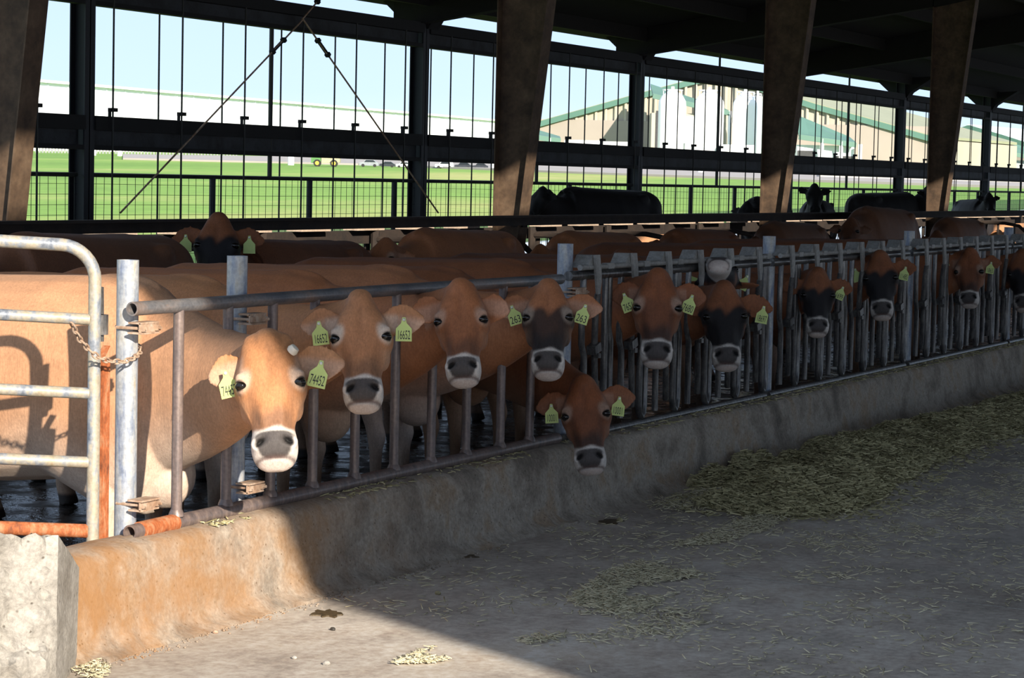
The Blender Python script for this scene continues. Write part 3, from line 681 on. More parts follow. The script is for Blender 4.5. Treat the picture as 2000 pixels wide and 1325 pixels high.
    nzv = .04*np.sin(co[:, 0]*9+1)+.05*np.sin(co[:, 1]*7+co[:, 2]*5)
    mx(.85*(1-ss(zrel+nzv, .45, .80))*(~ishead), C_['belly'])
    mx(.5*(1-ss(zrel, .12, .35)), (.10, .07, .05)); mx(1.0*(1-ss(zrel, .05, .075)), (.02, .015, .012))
    hm_ = ishead.astype(float)*ss(L, -.05, .02)*ss(H, -.15, -.09)
    front = ss(H, -.05, .01); aW = np.abs(W)
    mx(hm_*.9, C_['fore'])
    wig = .012*np.sin(W*60+L*20)
    if C_['dk'] > 0: mx(hm_*C_['dk']*ss(L+wig+.5*np.maximum(0, .05-aW)*-1.2, .115, .165)*(1-.75*ss(aW, .10, .125)*ss(L, .22, .26)), C_['dark'])
    mx(hm_*C_['bridge']*ss(L+wig, .26, .33)*(1-ss(aW, .06, .09)), C_['dark'])
    mx(hm_*.5*C_['bridge']*np.exp(-((aW-.075)/.018)**2)*ss(L, .17, .22)*(1-ss(L, .3, .36))*front, C_['dark'])
    mx(hm_*.35*C_['pale']*ss(aW, .07, .11)*ss(L, .22, .27)*(1-ss(L, .33, .36)), (.60, .42, .29))
    mx(hm_*.55*C_['pale']*ss(aW, .085, .11)*ss(L, .06, .09)*(1-ss(L, .14, .17)), (.66, .54, .44))
    mx(hm_*.30*np.exp(-(W/.012)**2)*ss(L, .02, .06)*(1-ss(L, .16, .22)), tuple(x*.45 for x in C_['fore']))
    de = np.sqrt((aW-.118)**2+(H-.022)**2*.6+((L-.194)*1.15)**2)
    mx(hm_*C_['pale']*(1-ss(np.sqrt((aW-.108)**2+(H-.03)**2*.4+((L-.182-.5*(aW-.11))*.8)**2), .024, .05)), (.62, .50, .40))
    mx(hm_*(1-ss(de, .020, .030)), (.02, .014, .012))
    if coat != 'silhouetted':
        mz = ss(L-.10*np.maximum(0, aW-.05)+wig*.5, .354, .372)*ishead
        mx(mz*.93, (.62, .57, .52))
        pad = (1-ss(np.sqrt((aW/(.074-.30*np.maximum(0, L-.40)))**4+(np.abs(L-.424)/.050)**4)**.5, .9, 1.08))*(H > -.045)*ishead
        mx(pad, (.075, .065, .062))
        lip = ss(L-(H+.04)*-.15, .484, .492)*ishead*(1-ss(aW, .075, .09)); mx(lip, (.60, .50, .44))
        mx(gm*.8, (.12, .07, .06))
        for sg in (-1, 1):
            d = np.sqrt(((W-sg*.053)/.021)**2+((L-.414-.55*(aW-.053))/.016)**2); mx((1-ss(d, .65, 1.15))*(H > -.04)*ishead, (.006, .005, .005))
    er = isear & ~(hm_ > .5)
    ef = er*ss(aW, .138, .155); mx(ef*.6, C_['fore']); mx(ef*.75*(1-ss(np.abs(L-.11-.2*(aW-.1)), .02, .06))*(H > -.2)*C_['pale']**.5, (.56, .36, .26) if coat not in ('black', 'brown') else (.22, .10, .06))
    if spot is not None: spot(c, h, co, mx)
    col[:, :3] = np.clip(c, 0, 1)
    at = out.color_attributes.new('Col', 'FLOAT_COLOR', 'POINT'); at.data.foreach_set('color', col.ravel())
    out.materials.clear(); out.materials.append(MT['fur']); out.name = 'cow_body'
    out.polygons.foreach_set('use_smooth', [True]*len(out.polygons)); out.update()
    base_pt = V((body[0], body[1], floor)) if body is not None else P0
    t = thing('cow', base_pt, label, 'cow', group)
    bo = put('body', out, t)
    if eyes:
        for sg in (-1, 1):
            q = MB().ball((sg*.1065, .0105, .194), (.0262, .0262, .0195), 18, 12); q.v = [tuple(HM @ V(v)) for v in q.v]; q.build('eye', MT['eye'], t)
    # ear tags
    for i, sg in enumerate((-1, 1)):
        if tags[i] is None or tags[i] == '': continue
        dr, fw_ = ears[i]; ax = V((sg*math.cos(dr), -.22+fw_, math.sin(dr))).normalized()
        pos = HM @ (V((sg*.095, -.075, .100))+ax*(earlen[i]*tagpos)+V((0, .046, .020)))
        tl = math.radians(tagtilt[i]); nrm = (CAM-pos); nrm.z = 0; nrm.normalize(); rx = up.cross(nrm).normalized()
        dn = (-up*math.cos(tl)+rx*math.sin(tl)); rx = dn.cross(nrm)*-1
        if rx.dot(RT) < 0: rx = -rx
        sc = .082*(s/1.08)
        pl = [(-.09, .28), (-.12, .12), (-.16, -.05), (-.45, -.36), (-.46, -1.08), (.46, -1.08), (.45, -.36), (.16, -.05), (.12, .12), (.09, .28)]
        nn = rx.cross(-dn).normalized(); nn = nn if nn.dot(nrm) > 0 else -nn
        tg = MB().prism([pos + rx*(x*sc) - dn*(y*sc) for x, y in pl], nn*.003).build('ear_tag', MT['tag'], t)
        MB().ball(pos+nn*.004+(-dn)*(sc*.14), .008, 8, 6).build('tag_stud', MT['button'], tg)
        if tags[i] != ' ':
            fm_ = fontmesh(tags[i]); wv = .175*len(tags[i]) ; fx = .84/(.56*len(tags[i])) * sc
            fm_.materials.clear(); fm_.materials.append(MT['ink'])
            for v in fm_.vertices:
                v.co = pos + rx*(v.co.x*fx) + (-dn)*(v.co.y*sc*.72 - sc*.74) + nn*(.0036+v.co.z*.02)
            put('tag_number', fm_, tg)
    return t
G1 = 'cows feeding at the fence'
FAST = False
def stub(c, h, co, mx): pass
c1 = cow('sunlit light-brown cow nearest the gate, yellow tags 74452', G1, 'fawn', (522, 655), (539, 912), .42, 16, 0, (-.70, .16), (1, -.02), ears=((.25, .12), (.05, .22)), tags=('74452', '74452'), tagtilt=(14, -12), vox=.0085, earlen=(.14, .19), k=1.14, deepb=.16, floor=.0, dome=1.55, chest=.14)
q = MB().lathe((0, 0, 0), [(.022, 0), (.026, .012), (.020, .030), (.004, .034)], 14)
P0 = onX(522, 655, .42); hp_ = deep(568, 688, (P0-CAM).dot(FW)-.03); rot = V((.7, .1, .7)).to_track_quat('Z', 'Y').to_matrix()
q.v = [tuple(hp_ + rot @ V(v)) for v in q.v]; q.build('horn_stub', MT['horn'], c1)
cow('tan cow with tags 16652 and pale eye rings, head under the rail', G1, 'tan', (702, 577), (710, 801), .36, 16, 3, (-.85, .95), (1, -.03), ears=((-.02, .12), (.02, .22)), tags=('16652', '16652'), tagtilt=(8, 0), vox=.0085, earlen=(.17, .18), k=1.06, dome=.82)
cow('third feeding cow from the gate, reddish brown with a broad poll', G1, 'red', (898, 553), (905, 752), .36, 16, 6, (-.85, 1.98), (1, -.03), ears=((.05, .10), (.35, .45)), tags=('', ''), vox=.009, earlen=(.17, .15), k=1.06, dome=1.1, chest=.06)
cow('dark-masked cow with white muzzle, tag ending 263', G1, 'smoky', (1070, 553), (1070, 737), .34, 18, 2, (-.85, 3.02), (1, -.03), ears=((.1, .1), (.12, .22)), tags=('263', '263'), tagtilt=(18, -16), vox=.009, earlen=(.18, .19), k=1.06, chest=.06)
cow('dark red cow with its head lowered over the kerb', G1, 'brown', (1138, 742), (1155, 927), .34, 8, 2, (-.9, 3.80), (1, -.03), ears=((.10, .0), (.05, .0)), tags=('10001', '10001'), tagtilt=(4, -6), vox=.0095, k=1.04, bend=.2)
cow('brown cow with muddy nose in the first headlock, left of the black-faced one', G1, 'brown', (1286, 533), (1282, 718), .30, 10, -2, (-.9, 4.75), (1, 0), ears=((.12, .1), (.12, .2)), tags=('7651', '7680'), tagtilt=(22, -18), vox=.010, earlen=(.16, .17), k=1.06)
cow('black-faced cow with brown forehead, yellow tag 18697', G1, 'black', (1414, 556), (1420, 724), .30, 10, -4, (-.9, 5.95), (1, 0), ears=((.2, .1), (.22, .2)), tags=('', '18697'), tagtilt=(0, -10), vox=.011, earlen=(.13, .20), k=1.04, tagpos=.68)
T8 = onX(1404, 508, .16); c8 = (CAM-T8).normalized()
L8 = (c8*.95+V((0, 0, .26))).normalized(); H8 = (V((0, 0, 1)) - L8*L8.z).normalized(); P8 = T8-L8*.50
cow('cow lifting its pale muzzle above the headlock rail', G1, 'black', body=(-1.1, 7.2), dirn=(1, -.1), frame=(P8, L8, H8, 1.04), ears=((.1, .25), (.1, .25)), tags=(' ', ' '), tagtilt=(30, -25), vox=.011, k=1.04, bend=.1)
cow('black-faced cow with pale lips, low between two headlocks, ear to its right tagged', G1, 'black', (1598, 528), (1597, 659), .18, 10, -4, (-.95, 8.2), (1, 0), ears=((.15, .1), (.2, .2)), tags=('', '1699'), tagtilt=(0, -22), vox=.012, k=1.02)
cow('black-masked cow with high poll and white-ringed muzzle, far headlocks', G1, 'black', (1718, 495), (1723, 625), .18, 12, 2, (-.9, 9.75), (1, 0), ears=((.0, .1), (.08, .2)), tags=(' ', '11485'), tagtilt=(18, -10), vox=.012, k=1.08)
cow('plain brown cow turned to the right, second from the right edge', G1, 'brown', (1893, 489), (1892, 602), .18, 10, 10, (-.85, 12.25), (1, .12), ears=((.1, .1), (.05, .2)), tags=(' ', '1865'), tagtilt=(15, -8), vox=.013, k=1.08)
cow('dark cow cut by the right picture edge', G1, 'black', (1996, 492), (2000, 610), .18, 10, 4, (-.9, 14.3), (1, .1), ears=((.1, .1), (.1, .2)), tags=('', ' '), vox=.015, k=1.06)
# cows further inside ------------------------------------------------
G2 = 'cows inside the barn'
def standing(label, coat, wx, wy, dirn, headdir, k=1.06, vox=.018, hz=1.25, lie=False, floor=.08, tags=('', ''), hd=.55, pitch=.75, ears=((.1, .1), (.1, .1)), s=1.0, group=G2, spot=None, eyes=True):
    bx = V((dirn[0], dirn[1], 0)).normalized(); hx = V((headdir[0], headdir[1], 0)).normalized()
    P0 = V((wx, wy, 0))+bx*(hd*k)+hx*.18+V((0, 0, hz)); Ld = (hx*math.cos(pitch)-V((0, 0, 1))*math.sin(pitch)).normalized(); Hd = (hx*math.sin(pitch)+V((0, 0, 1))*math.cos(pitch)).normalized()
    return cow(label, group, coat, body=(wx, wy), dirn=dirn, frame=(P0, Ld, Hd, s), k=k, vox=vox, floor=floor, lie=lie, tags=tags, ears=ears, bend=.3, spot=spot, eyes=eyes)
tocam = lambda x, y: (CAM.x-x, CAM.y-y)
def at(px, py, X): q = onX(px, py, X); return q.x, q.y, q.z

XA = -3.25
def walker(px, coat, label, k=1.08, hz=1.35, sd=-1, pitch=1.0, headdir=None, tags=('', ''), s=1.05, hd=.5, vox=.018, X=XA, ears=((.1, .1), (.1, .1)), spot=None, floor=.08):
    x, y, z = at(px, 480, X)
    return standing(label, coat, x, y, (0.05, sd), headdir or (0.1, sd), k=k, hz=hz, pitch=pitch, tags=tags, s=s, hd=hd, vox=vox, ears=ears, spot=spot, floor=floor)
def pinkmark(c, h, co, mx):
    mx(np.exp(-((h[:, 2]-.30)/.05)**2)*np.exp(-((h[:, 0]-.05)/.05)**2)*(h[:, 1] > -.05)*.9, (.75, .12, .28))
walker(45, 'umber', 'brown cow at left behind the gate, pink mark on its muzzle', 1.16, 1.45, hd=.45, headdir=(.8, -.6), pitch=.9, spot=pinkmark, X=-3.2)
walker(492, 'black', 'black-faced cow with green tags looking out from the stalls at left', 1.10, 1.70, hd=.42, headdir=tocam(-3.3, 8), tags=(' ', ' '), pitch=1.15, s=1.2, vox=.014)
walker(828, 'red', 'tawny cow with lowered head in the second row, left of centre', 1.14, 1.50, hd=.5, pitch=.9)
walker(1110, 'red', 'tawny cow in the second row, above the masked cow', 1.10, 1.40)
walker(1325, 'brown', 'brown cow in the second row behind the first headlock', 1.10, 1.40)
walker(1510, 'umber', 'brown cow with level back behind the second headlock panel', 1.14, 1.4)
walker(1690, 'umber', 'large dark brown cow standing tall in the second row, right of centre', 1.27, 1.6)
walker(1850, 'umber', 'brown cow at the far right in the second row', 1.15, 1.4, vox=.022)
x, y, z = at(1275, 465, -5.55)
standing('pale sunlit cow in the far stalls, seen between dark pipe loops', 'fawn', x, y, (.1, -1), (.1, -1), k=1.12, hz=1.2, vox=.022, floor=.1)
x, y, z = at(1955, 445, -5.55)
standing('pale sunlit cow in the far stalls at the right edge', 'fawn', x, y, (.1, -1), (.1, -1), k=1.12, hz=1.2, vox=.026, floor=.1)
# cows beyond the stalls, their silhouette darkness painted into the coat
G3 = 'cows in silhouette beyond the stalls'
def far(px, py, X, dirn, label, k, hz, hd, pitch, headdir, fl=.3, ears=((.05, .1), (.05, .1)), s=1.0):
    x, y, z = at(px, py, X); return standing(label, 'silhouetted', x, y, dirn, headdir, k=k, vox=.02, hz=hz, floor=fl, hd=hd, pitch=pitch, group=G3, ears=ears, eyes=False, s=s)
far(1118, 380, -7.0, (-.25, -.97), 'cow in black silhouette between two columns, long level back', 1.15, 1.90, .40, 1.0, (-.25, -.97), .40)
far(1478, 395, -7.0, (.1, -1), 'black silhouette of a cow mostly hidden by the column under the silos', 1.07, 1.72, .42, 1.0, (.1, -1), .40)
far(1592, 385, -7.0, (.25, -.97), 'black silhouette of a cow facing out, ears up, right of a column', 1.05, 2.02, .42, 1.15, (.4, -.9), .40, ((-.35, .1), (-.2, .1)), 1.1)
far(1768, 385, -7.2, (.3, .95), 'black silhouette of a cow with rising back and raised head', 1.15, 2.02, .45, .9, (.8, -.3), .40, ((-.3, .1), (-.3, .1)), 1.1)
far(1915, 400, -7.2, (.5, -.87), 'small black silhouette of a cow near the far right column', 1.06, 1.92, .45, 1.1, (.5, -.85), .40, ((-.3, .1), (-.3, .1)))
# ------------------------------------------------------------------ feed on the driveway
def inpoly(x, y, P):
    c = False; j = len(P)-1
    for i in range(len(P)):
        if (P[i][1] > y) != (P[j][1] > y) and x < (P[j][0]-P[i][0])*(y-P[i][1])/(P[j][1]-P[i][1])+P[i][0]: c = not c
        j = i
    return c
def outline(pix): return [tuple(onZ(x, y, 0)[:2]) for x, y in pix]
def scatter(name, regions, mat, label, lens=(.02, .07), wid=.0035, zf=None, kind='stuff', cat='feed', parent=None):
    vs = []; fs = []
    for poly, n, lift in regions:
        xs = [p[0] for p in poly]; ys_ = [p[1] for p in poly]; c = 0; tries = 0
        while c < n and tries < n*12:
            tries += 1
            x = random.uniform(min(xs), max(xs)); y = random.uniform(min(ys_), max(ys_))
            if not inpoly(x, y, poly) or x < .24: continue
            g = mnoise.noise(V((x*2.2, y*2.2, 3.3)))
            if random.random() > .55+g*1.3: continue
            c += 1
            z = (zf(x, y) if zf else 0) + random.random()*lift + .003
            a = random.random()*math.pi*2; l = random.uniform(*lens)/2; tl = random.uniform(-.35, .35)
            d = V((math.cos(a), math.sin(a), tl))*l; s = V((-math.sin(a), math.cos(a), 0))*wid*random.uniform(.6, 1.3); p = V((x, y, z+abs(d.z)))
            b = len(vs); h = V((0, 0, wid*.8))
            vs += [p-d-s, p-d+s, p-d+h*1.5, p+d-s, p+d+s, p+d+h*1.5]
            fs += [(b, b+1, b+4, b+3), (b+1, b+2, b+5, b+4), (b+2, b, b+3, b+5), (b, b+2, b+1), (b+3, b+4, b+5)]
    m = MB(); m.add(vs, fs); o = m.build(name, mat, parent, 180)
    return tag(o, label if not parent else None, cat if not parent else None, kind=kind)
near_lumps = outline([(1290, 955), (1345, 905), (1440, 882), (1540, 850), (1640, 805), (1760, 775), (1900, 720), (2000, 690), (2060, 672), (2060, 765), (1900, 800), (1760, 830), (1620, 880), (1500, 925), (1400, 945)])
windrow = outline([(1480, 1000), (1540, 965), (1610, 900), (1720, 850), (1850, 810), (2060, 750), (2060, 850), (1900, 880), (1760, 920), (1640, 985), (1540, 1018)])
def seg_d(x, y, P):
    best = 9
    for (a, b, r, h) in P:
        ab = b-a; t = max(0, min(1, ((x-a.x)*ab.x+(y-a.y)*ab.y)/(ab.x**2+ab.y**2))); d = math.hypot(x-a.x-ab.x*t, y-a.y-ab.y*t)
        best = min(best, d/r)
    return best
def fpt(x, y): p = onZ(x, y, 0); return p
ridges = []
ch1 = [(1330, 940), (1430, 905), (1560, 868), (1680, 815), (1800, 790), (1920, 745), (2050, 700), (2150, 665)]
ch2 = [(1520, 990), (1600, 950), (1680, 905), (1800, 862), (1930, 830), (2060, 795), (2200, 750)]
for c, r, h in ((ch1, .30, .17), (ch2, .40, .14)):
    q = [fpt(*p) for p in c]
    for i in range(len(q)-1): ridges.append((q[i], q[i+1], r, h))
def heap(x, y):
    z = 0
    for (a, b, r, h) in ridges:
        ab = b-a; t = max(0, min(1, ((x-a.x)*ab.x+(y-a.y)*ab.y)/(ab.x**2+ab.y**2))); d = math.hypot(x-a.x-ab.x*t, y-a.y-ab.y*t)/r
        n1 = .62+1.5*mnoise.noise(V((x*2.9, y*2.9, 1.7)))
        if d < 1.5: z = max(z, h*max(0, 1-d*d*.6)*min(1.15, max(.0, n1)))
    if z > .002: z += .02*mnoise.noise(V((x*11, y*11, 5)))+.012*mnoise.noise(V((x*30, y*30, 9)))
    return max(z, 0)
hm = MB(); vs = []; idx = {}; fs = []
x0, x1, y0, y1 = .22, 5.2, 1.5, 19.0; nx, ny = 125, 400
for j in range(ny+1):
    for i in range(nx+1):
        x = x0+(x1-x0)*i/nx; y = y0+(y1-y0)*j/ny; vs.append((x, y, heap(x, y)-.004))
for j in range(ny):
    for i in range(nx):
        q = (j*(nx+1)+i, j*(nx+1)+i+1, (j+1)*(nx+1)+i+1, (j+1)*(nx+1)+i)
        if max(vs[k][2] for k in q) > .004: fs.append(q)
hm.add(vs, fs)
hp = tag(hm.build('feed_windrow', MT['feedbed'], None, 180), 'long heap of chopped olive-green feed strewn along the kerb', 'feed', kind='stuff')
def stalks(n):
    vs = []; fs = []; c = 0
    while c < n:
        y = 1.5+17.5*random.random()**1.3; x = random.uniform(.24, 5.2); z = heap(x, y)
        if z < .006 and random.random() > .06*(seg_d(x, y, ridges) < 1.8): continue
        c += 1; a = random.random()*6.283; l = random.uniform(.012, .035); d = V((math.cos(a), math.sin(a), random.uniform(-.3, .3)))*l; wd = .0045*random.uniform(.6, 1.3); s = V((-math.sin(a), math.cos(a), 0))*wd
        p = V((x, y, z+abs(d.z)*.6+random.random()*.012)); h = V((0, 0, wd)); b = len(vs)
        vs += [p-d-s, p-d+s, p-d+h*1.5, p+d-s, p+d+s, p+d+h*1.5]; fs += [(b, b+1, b+4, b+3), (b+1, b+2, b+5, b+4), (b+2, b, b+3, b+5)]
    m = MB(); m.add(vs, fs); tag(m.build('loose_stalks', MT['silage'], hp, 180), kind='stuff')
stalks(46000)
pat1 = outline([(1110, 1175), (1180, 1120), (1250, 1098), (1360, 1105), (1365, 1130), (1300, 1140), (1230, 1150), (1200, 1185), (1130, 1195)])
pat2 = outline([(1310, 1070), (1390, 1040), (1470, 1010), (1560, 1005), (1480, 1045), (1400, 1065)])
pat3 = outline([(1230, 1000), (1380, 955), (1560, 960), (1480, 990), (1350, 1000)])
wide = outline([(640, 1180), (1100, 1010), (1500, 930), (2000, 820), (2050, 1000), (1700, 1080), (1300, 1260), (1000, 1250)])
wide2 = outline([(1000, 1240), (1300, 1130), (2000, 900), (2050, 1325), (1150, 1325)])
scatter('scattered_feed', [(pat1, 1500, .010), (pat2, 900, .01), (pat3, 800, .006), (wide, 2600, 0), (wide2, 1500, 0), (outline([(1000, 1255), (1200, 1170), (1330, 1160), (1200, 1225), (1040, 1262)]), 500, .004), (outline([(1050, 1200), (1330, 1190), (1400, 1220), (1150, 1260)]), 260, .003)], MT['straw'], 'pale chopped straw wisps scattered over the shaded driveway', (.02, .06), .003)
sun1 = outline([(770, 1300), (820, 1275), (880, 1258), (935, 1262), (900, 1285), (850, 1298)])
sun2 = outline([(110, 1322), (130, 1290), (190, 1295), (215, 1310), (200, 1330), (110, 1345)])
scatter('straw_clump', [(sun1, 420, .012)], MT['straw'], 'small clump of golden straw on the sunlit slab at bottom centre', (.02, .05), .003)
scatter('straw_litter', [(sun2, 420, .014)], MT['straw'], 'golden straw litter at the foot of the concrete block', (.02, .05), .003)
kt = [( .0, y) for y in ()]
scatter('kerb_straw', [([(-.1, -.6), (.1, -.6), (.1, 16), (-.1, 16)], 0, 0)], MT['straw'], 'x') if False else None
vsr = []
m = MB()
for i in range(2600):
    y = random.uniform(-.3, 17); x = random.uniform(-.06, .11)
    if mnoise.noise(V((0, y*1.3, 2))) < -.15+random.random()*.3 and y < 6: continue
    a = random.random()*6.28; l = random.uniform(.012, .035); p = V((x, y, .432 if x < .06 else .42)); d = V((math.cos(a), math.sin(a), random.uniform(-.1, .3)))*l; s = V((-math.sin(a), math.cos(a), 0))*.0035
    m.add([p-d-s, p-d+s, p-d+V((0,0,.004)), p+d-s, p+d+s, p+d+V((0,0,.004))], [(0,1,4,3),(1,2,5,4),(2,0,3,5),(0,2,1),(3,4,5)])
tag(m.build('kerb_litter', MT['silage'], None, 180), 'thin line of chaff lying on top of the feed kerb', 'feed', kind='stuff')
# crumbs of concrete along the kerb foot, and a few stones on the slab
def pebble(p, r, sq):
    m = MB(); m.ball((0, 0, 0), (r, r*sq, r*.7), 8, 6)
    m.v = [tuple(V(v)*(1+.35*mnoise.noise(V(v)*40+V(p)*7))) for v in m.v]
    m.v = [(v[0]+p[0], v[1]+p[1], v[2]+p[2]+r*.5) for v in m.v]; return m
m = MB()
for i in range(700):
    y = random.uniform(-1.4, 2.4); x = .24+abs(random.gauss(0, .05)); r = random.uniform(.0015, .007)
    q = pebble((x, y, 0), r, .8); m.add(q.v, q.f)
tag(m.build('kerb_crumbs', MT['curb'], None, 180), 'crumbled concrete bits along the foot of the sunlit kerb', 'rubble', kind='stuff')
st = [((638, 1300), .016, 'small pale pebble on the sunlit slab near the bottom edge', 'block'), ((650, 1232), .013, 'small dark brown stone on the sunlit slab below the wet stain', 'hoof'), ((420, 1238), .013, 'brown pebble on the sunlit slab below the shadow finger', 'bracket'),
      ((1210, 1020), .02, 'dark clod on the shaded slab near the kerb', 'feedbed'), ((855, 1162), .016, 'small dark clod at the shadow edge on the slab', 'feedbed'), ((575, 1288), .012, 'tiny pale pebble left of the bigger pale one', 'block')]
for (x, y), r, lb, mt in st:
    p = onZ(x, y, 0); tag(pebble(p, r, .8).build('pebble', MT[mt]), lb, 'stone', 'loose stones on the slab')
# manure stains: thin dried splats
def splat(cx, cy, w, h, label, n=26):
    c = onZ(cx, cy, 0); a = onZ(cx+w/2, cy, 0)-c; b = onZ(cx, cy-h/2, 0)-c; m = MB(); ring = []
    for i in range(n):
        t = 2*math.pi*i/n; k = .7+.5*mnoise.noise(V((math.cos(t)*1.7, math.sin(t)*1.7, cx)))+.12*math.sin(t*9)
        ring.append(c+a*(math.cos(t)*k)+b*(math.sin(t)*k))
    vs = [p+V((0, 0, -.004)) for p in ring]+[c.lerp(p, .92)+V((0, 0, .006)) for p in ring]+[c+V((0, 0, .008))]
    fs = [(i, (i+1) % n, n+(i+1) % n, n+i) for i in range(n)]+[(n+i, n+(i+1) % n, 2*n) for i in range(n)]
    m.add(vs, fs); tag(m.build('manure_splat', MT['manure']), label, 'manure')
MT['manure'] = plain('damp_manure', (.075, .05, .022), .6, 0, .4, 40, .5)
splat(640, 1200, 95, 22, 'damp dark manure splat on the sunlit slab'); splat(1195, 1020, 60, 12, 'dark manure smear on the shaded slab by the kerb'); splat(900, 1088, 90, 8, 'thin dark streak of manure on the shaded slab')

# ------------------------------------------------------------------ beyond the barn
def gquad(name, pix, mat, lift, parent=None):
    pts = [onG(*p)+V((0, 0, lift)) for p in pix]; n = len(pts)
    m = MB(); m.add(pts + [p-V((0, 0, .5)) for p in pts], [tuple(range(n)), tuple(range(n, 2*n))[::-1]]+[(i, (i+1) % n, n+(i+1) % n, n+i) for i in range(n)])
    return tag(m.build(name, mat), kind='structure')
gquad('ground_road', [(240, 312), (700, 323), (1060, 337), (1500, 353), (2100, 372), (2100, 352), (1500, 340), (1060, 326), (700, 310), (240, 304)], MT['asphalt'], .12)
gquad('ground_road_edge', [(1600, 349), (2100, 364), (2100, 360), (1600, 346)], MT['kerbpale'], .25)
def building(name, label, pts_x_z, top, mats, roof=None): pass
# long white barn, left
a = gd(40, 225); b = gd(1010, 352); d = (b-a).normalized(); nrm = V((d.y, -d.x, 0)); nrm = nrm if nrm.dot(CAM-a) > 0 else -nrm
wb = thing('white_barn', a, 'very long plain white building beyond the lawn at left', 'building')
zt = 10.3; a = a-d*12
p0 = V((a.x, a.y, 1)); p1 = V((b.x, b.y, 1)); bk = -nrm*26
MB().hexa([p0, p1, p1+bk, p0+bk, V((p0.x, p0.y, zt)), V((p1.x, p1.y, zt)), V((p1.x, p1.y, zt))+bk, V((p0.x, p0.y, zt))+bk]).build('wall', MT['white_wall'], wb)
for i in range(40):
    q = p0+(p1-p0)*((i+.5)/40)+nrm*.03; q2 = q+d*.12
    MB().hexa([q-nrm*.2, q2-nrm*.2, q2+nrm*.05, q+nrm*.05]+[v+V((0, 0, zt-1.01)) for v in (q-nrm*.2, q2-nrm*.2, q2+nrm*.05, q+nrm*.05)]).build('wall_rib', MT['white_wall'], wb)
MB().hexa([p0+nrm*.4, p1+nrm*.4, p1+bk, p0+bk]+[p0+nrm*.4, p1+nrm*.4, p1+bk, p0+bk]).build('footing', MT['white_wall'], wb) if False else None
rf = [V((p.x, p.y, zt)) for p in (p0+nrm*.5, p1+nrm*.5, p1+bk, p0+bk)]
MB().hexa(rf+[v+V((0, 0, .25)) for v in rf]).build('roof', MT['white_wall'], wb)
# tan gabled plants with green trims
def P3(x, y, z): return deep(x, y, z)
def face_panel(pix, z0, z1, thick):     # polygon whose depth runs from z0 at left to z1 at right
    xs = [p[0] for p in pix]; xa, xb = min(xs), max(xs)
    return [deep(x, y, z0+(z1-z0)*(x-xa)/max(1e-6, xb-xa)) for x, y in pix]
def gableplant(name, label, wallpix, z0, z1, depthv, roofmat, wallmat, trim=.5, ribs=0, lowz=None):
    t = thing(name, gd(sum(p[0] for p in wallpix)/len(wallpix), z0), label, 'building')
    W = face_panel(wallpix, z0, z1, 1); dv = V(depthv)
    MB().prism(W, dv).build('wall', wallmat, t)
    n = len(W)
    tops = [i for i in range(n)]
    return t, W, dv
def trims(t, pts, r, mat, nm='roof_trim'):
    for i in range(len(pts)-1): MB().bar(pts[i], pts[i+1], r, r).build(nm, mat, t)
ba = FWH*40+ex*14
def plant(name, label, pix, Z, low, roofmat, back, ribstep, over):
    t = thing(name, gd(pix[0][0], Z[0]), label, 'building')
    xa, xb = pix[0][0], pix[-1][0]
    dz = lambda x: Z[0]+(Z[1]-Z[0])*(x-xa)/(xb-xa)
    top = [deep(x, y, dz(x)) for x, y in pix]
    bot = [V((p.x, p.y, gz(p)-1)) for p in top]
    MB().prism(bot+top[::-1], back).build('wall', MT['tan'], t)
    dirv = (top[-1]-top[0]); dirv.z = 0; dirv.normalize(); nn = V((dirv.y, -dirv.x, 0)); nn = nn if nn.dot(CAM-top[0]) > 0 else -nn
    lowp = [V((p.x, p.y, gz(p)-1)) for p in (top[0], top[-1])]
    q = [lowp[0], lowp[1], lowp[1]+nn*.15, lowp[0]+nn*.15]
    MB().hexa(q+[v+V((0, 0, low)) for v in q]).build('lower_wall', MT['tan_low'], t)
    for i in range(len(top)-1):
        a, b = top[i]+nn*.3, top[i+1]+nn*.3
        MB().bar(a, b, .6, .6).build('roof_trim', MT['green_roof'], t)
        A = [a+V((0,0,.1)), b+V((0,0,.1)), b+back+V((0,0,.1)), a+back+V((0,0,.1))]
        MB().hexa(A+[v+V((0, 0, .3)) for v in A]).build('roof', roofmat, t)
    # siding ribs
    L = (top[-1]-top[0]).length; k = int(L/ribstep)
    for i in range(1, k):
        f = i/k; p = bot[0].lerp(bot[-1], f)
        # height on the outline at f
        h = None
        for j in range(len(top)-1):
            f0 = (V((top[j].x, top[j].y, 0))-V((top[0].x, top[0].y, 0))).length/ (V((top[-1].x, top[-1].y, 0))-V((top[0].x, top[0].y, 0))).length
            f1 = (V((top[j+1].x, top[j+1].y, 0))-V((top[0].x, top[0].y, 0))).length/ (V((top[-1].x, top[-1].y, 0))-V((top[0].x, top[0].y, 0))).length
            if f0 <= f <= f1: h = top[j].z+(top[j+1].z-top[j].z)*(f-f0)/(f1-f0)
        if h is None: continue
        q = [p-dirv*.16, p+dirv*.16, p+dirv*.08+nn*.07, p-dirv*.08+nn*.07]
        MB().hexa([V((v.x, v.y, p.z+low)) for v in q]+[V((v.x, v.y, h-.02)) for v in q]).build('siding_rib', MT['tan'], t)
    return t, top, nn, dirv
plant('tan_plant', 'big tan gabled dairy plant with green roof trim behind the silos', [(1030, 250), (1245, 190), (1350, 162), (1400, 152), (1480, 172), (1590, 208), (1820, 272)], (262, 250), 5.5, MT['olive_roof'], FWH*28+ex*15, 1.1, 0)
plant('tan_shed', 'smaller tan gabled building with green trim at the far right', [(1858, 262), (1895, 249), (1960, 268), (2060, 300)], (318, 308), 2.5, MT['white_wall'], FWH*45+ex*28, 1.5, 0)
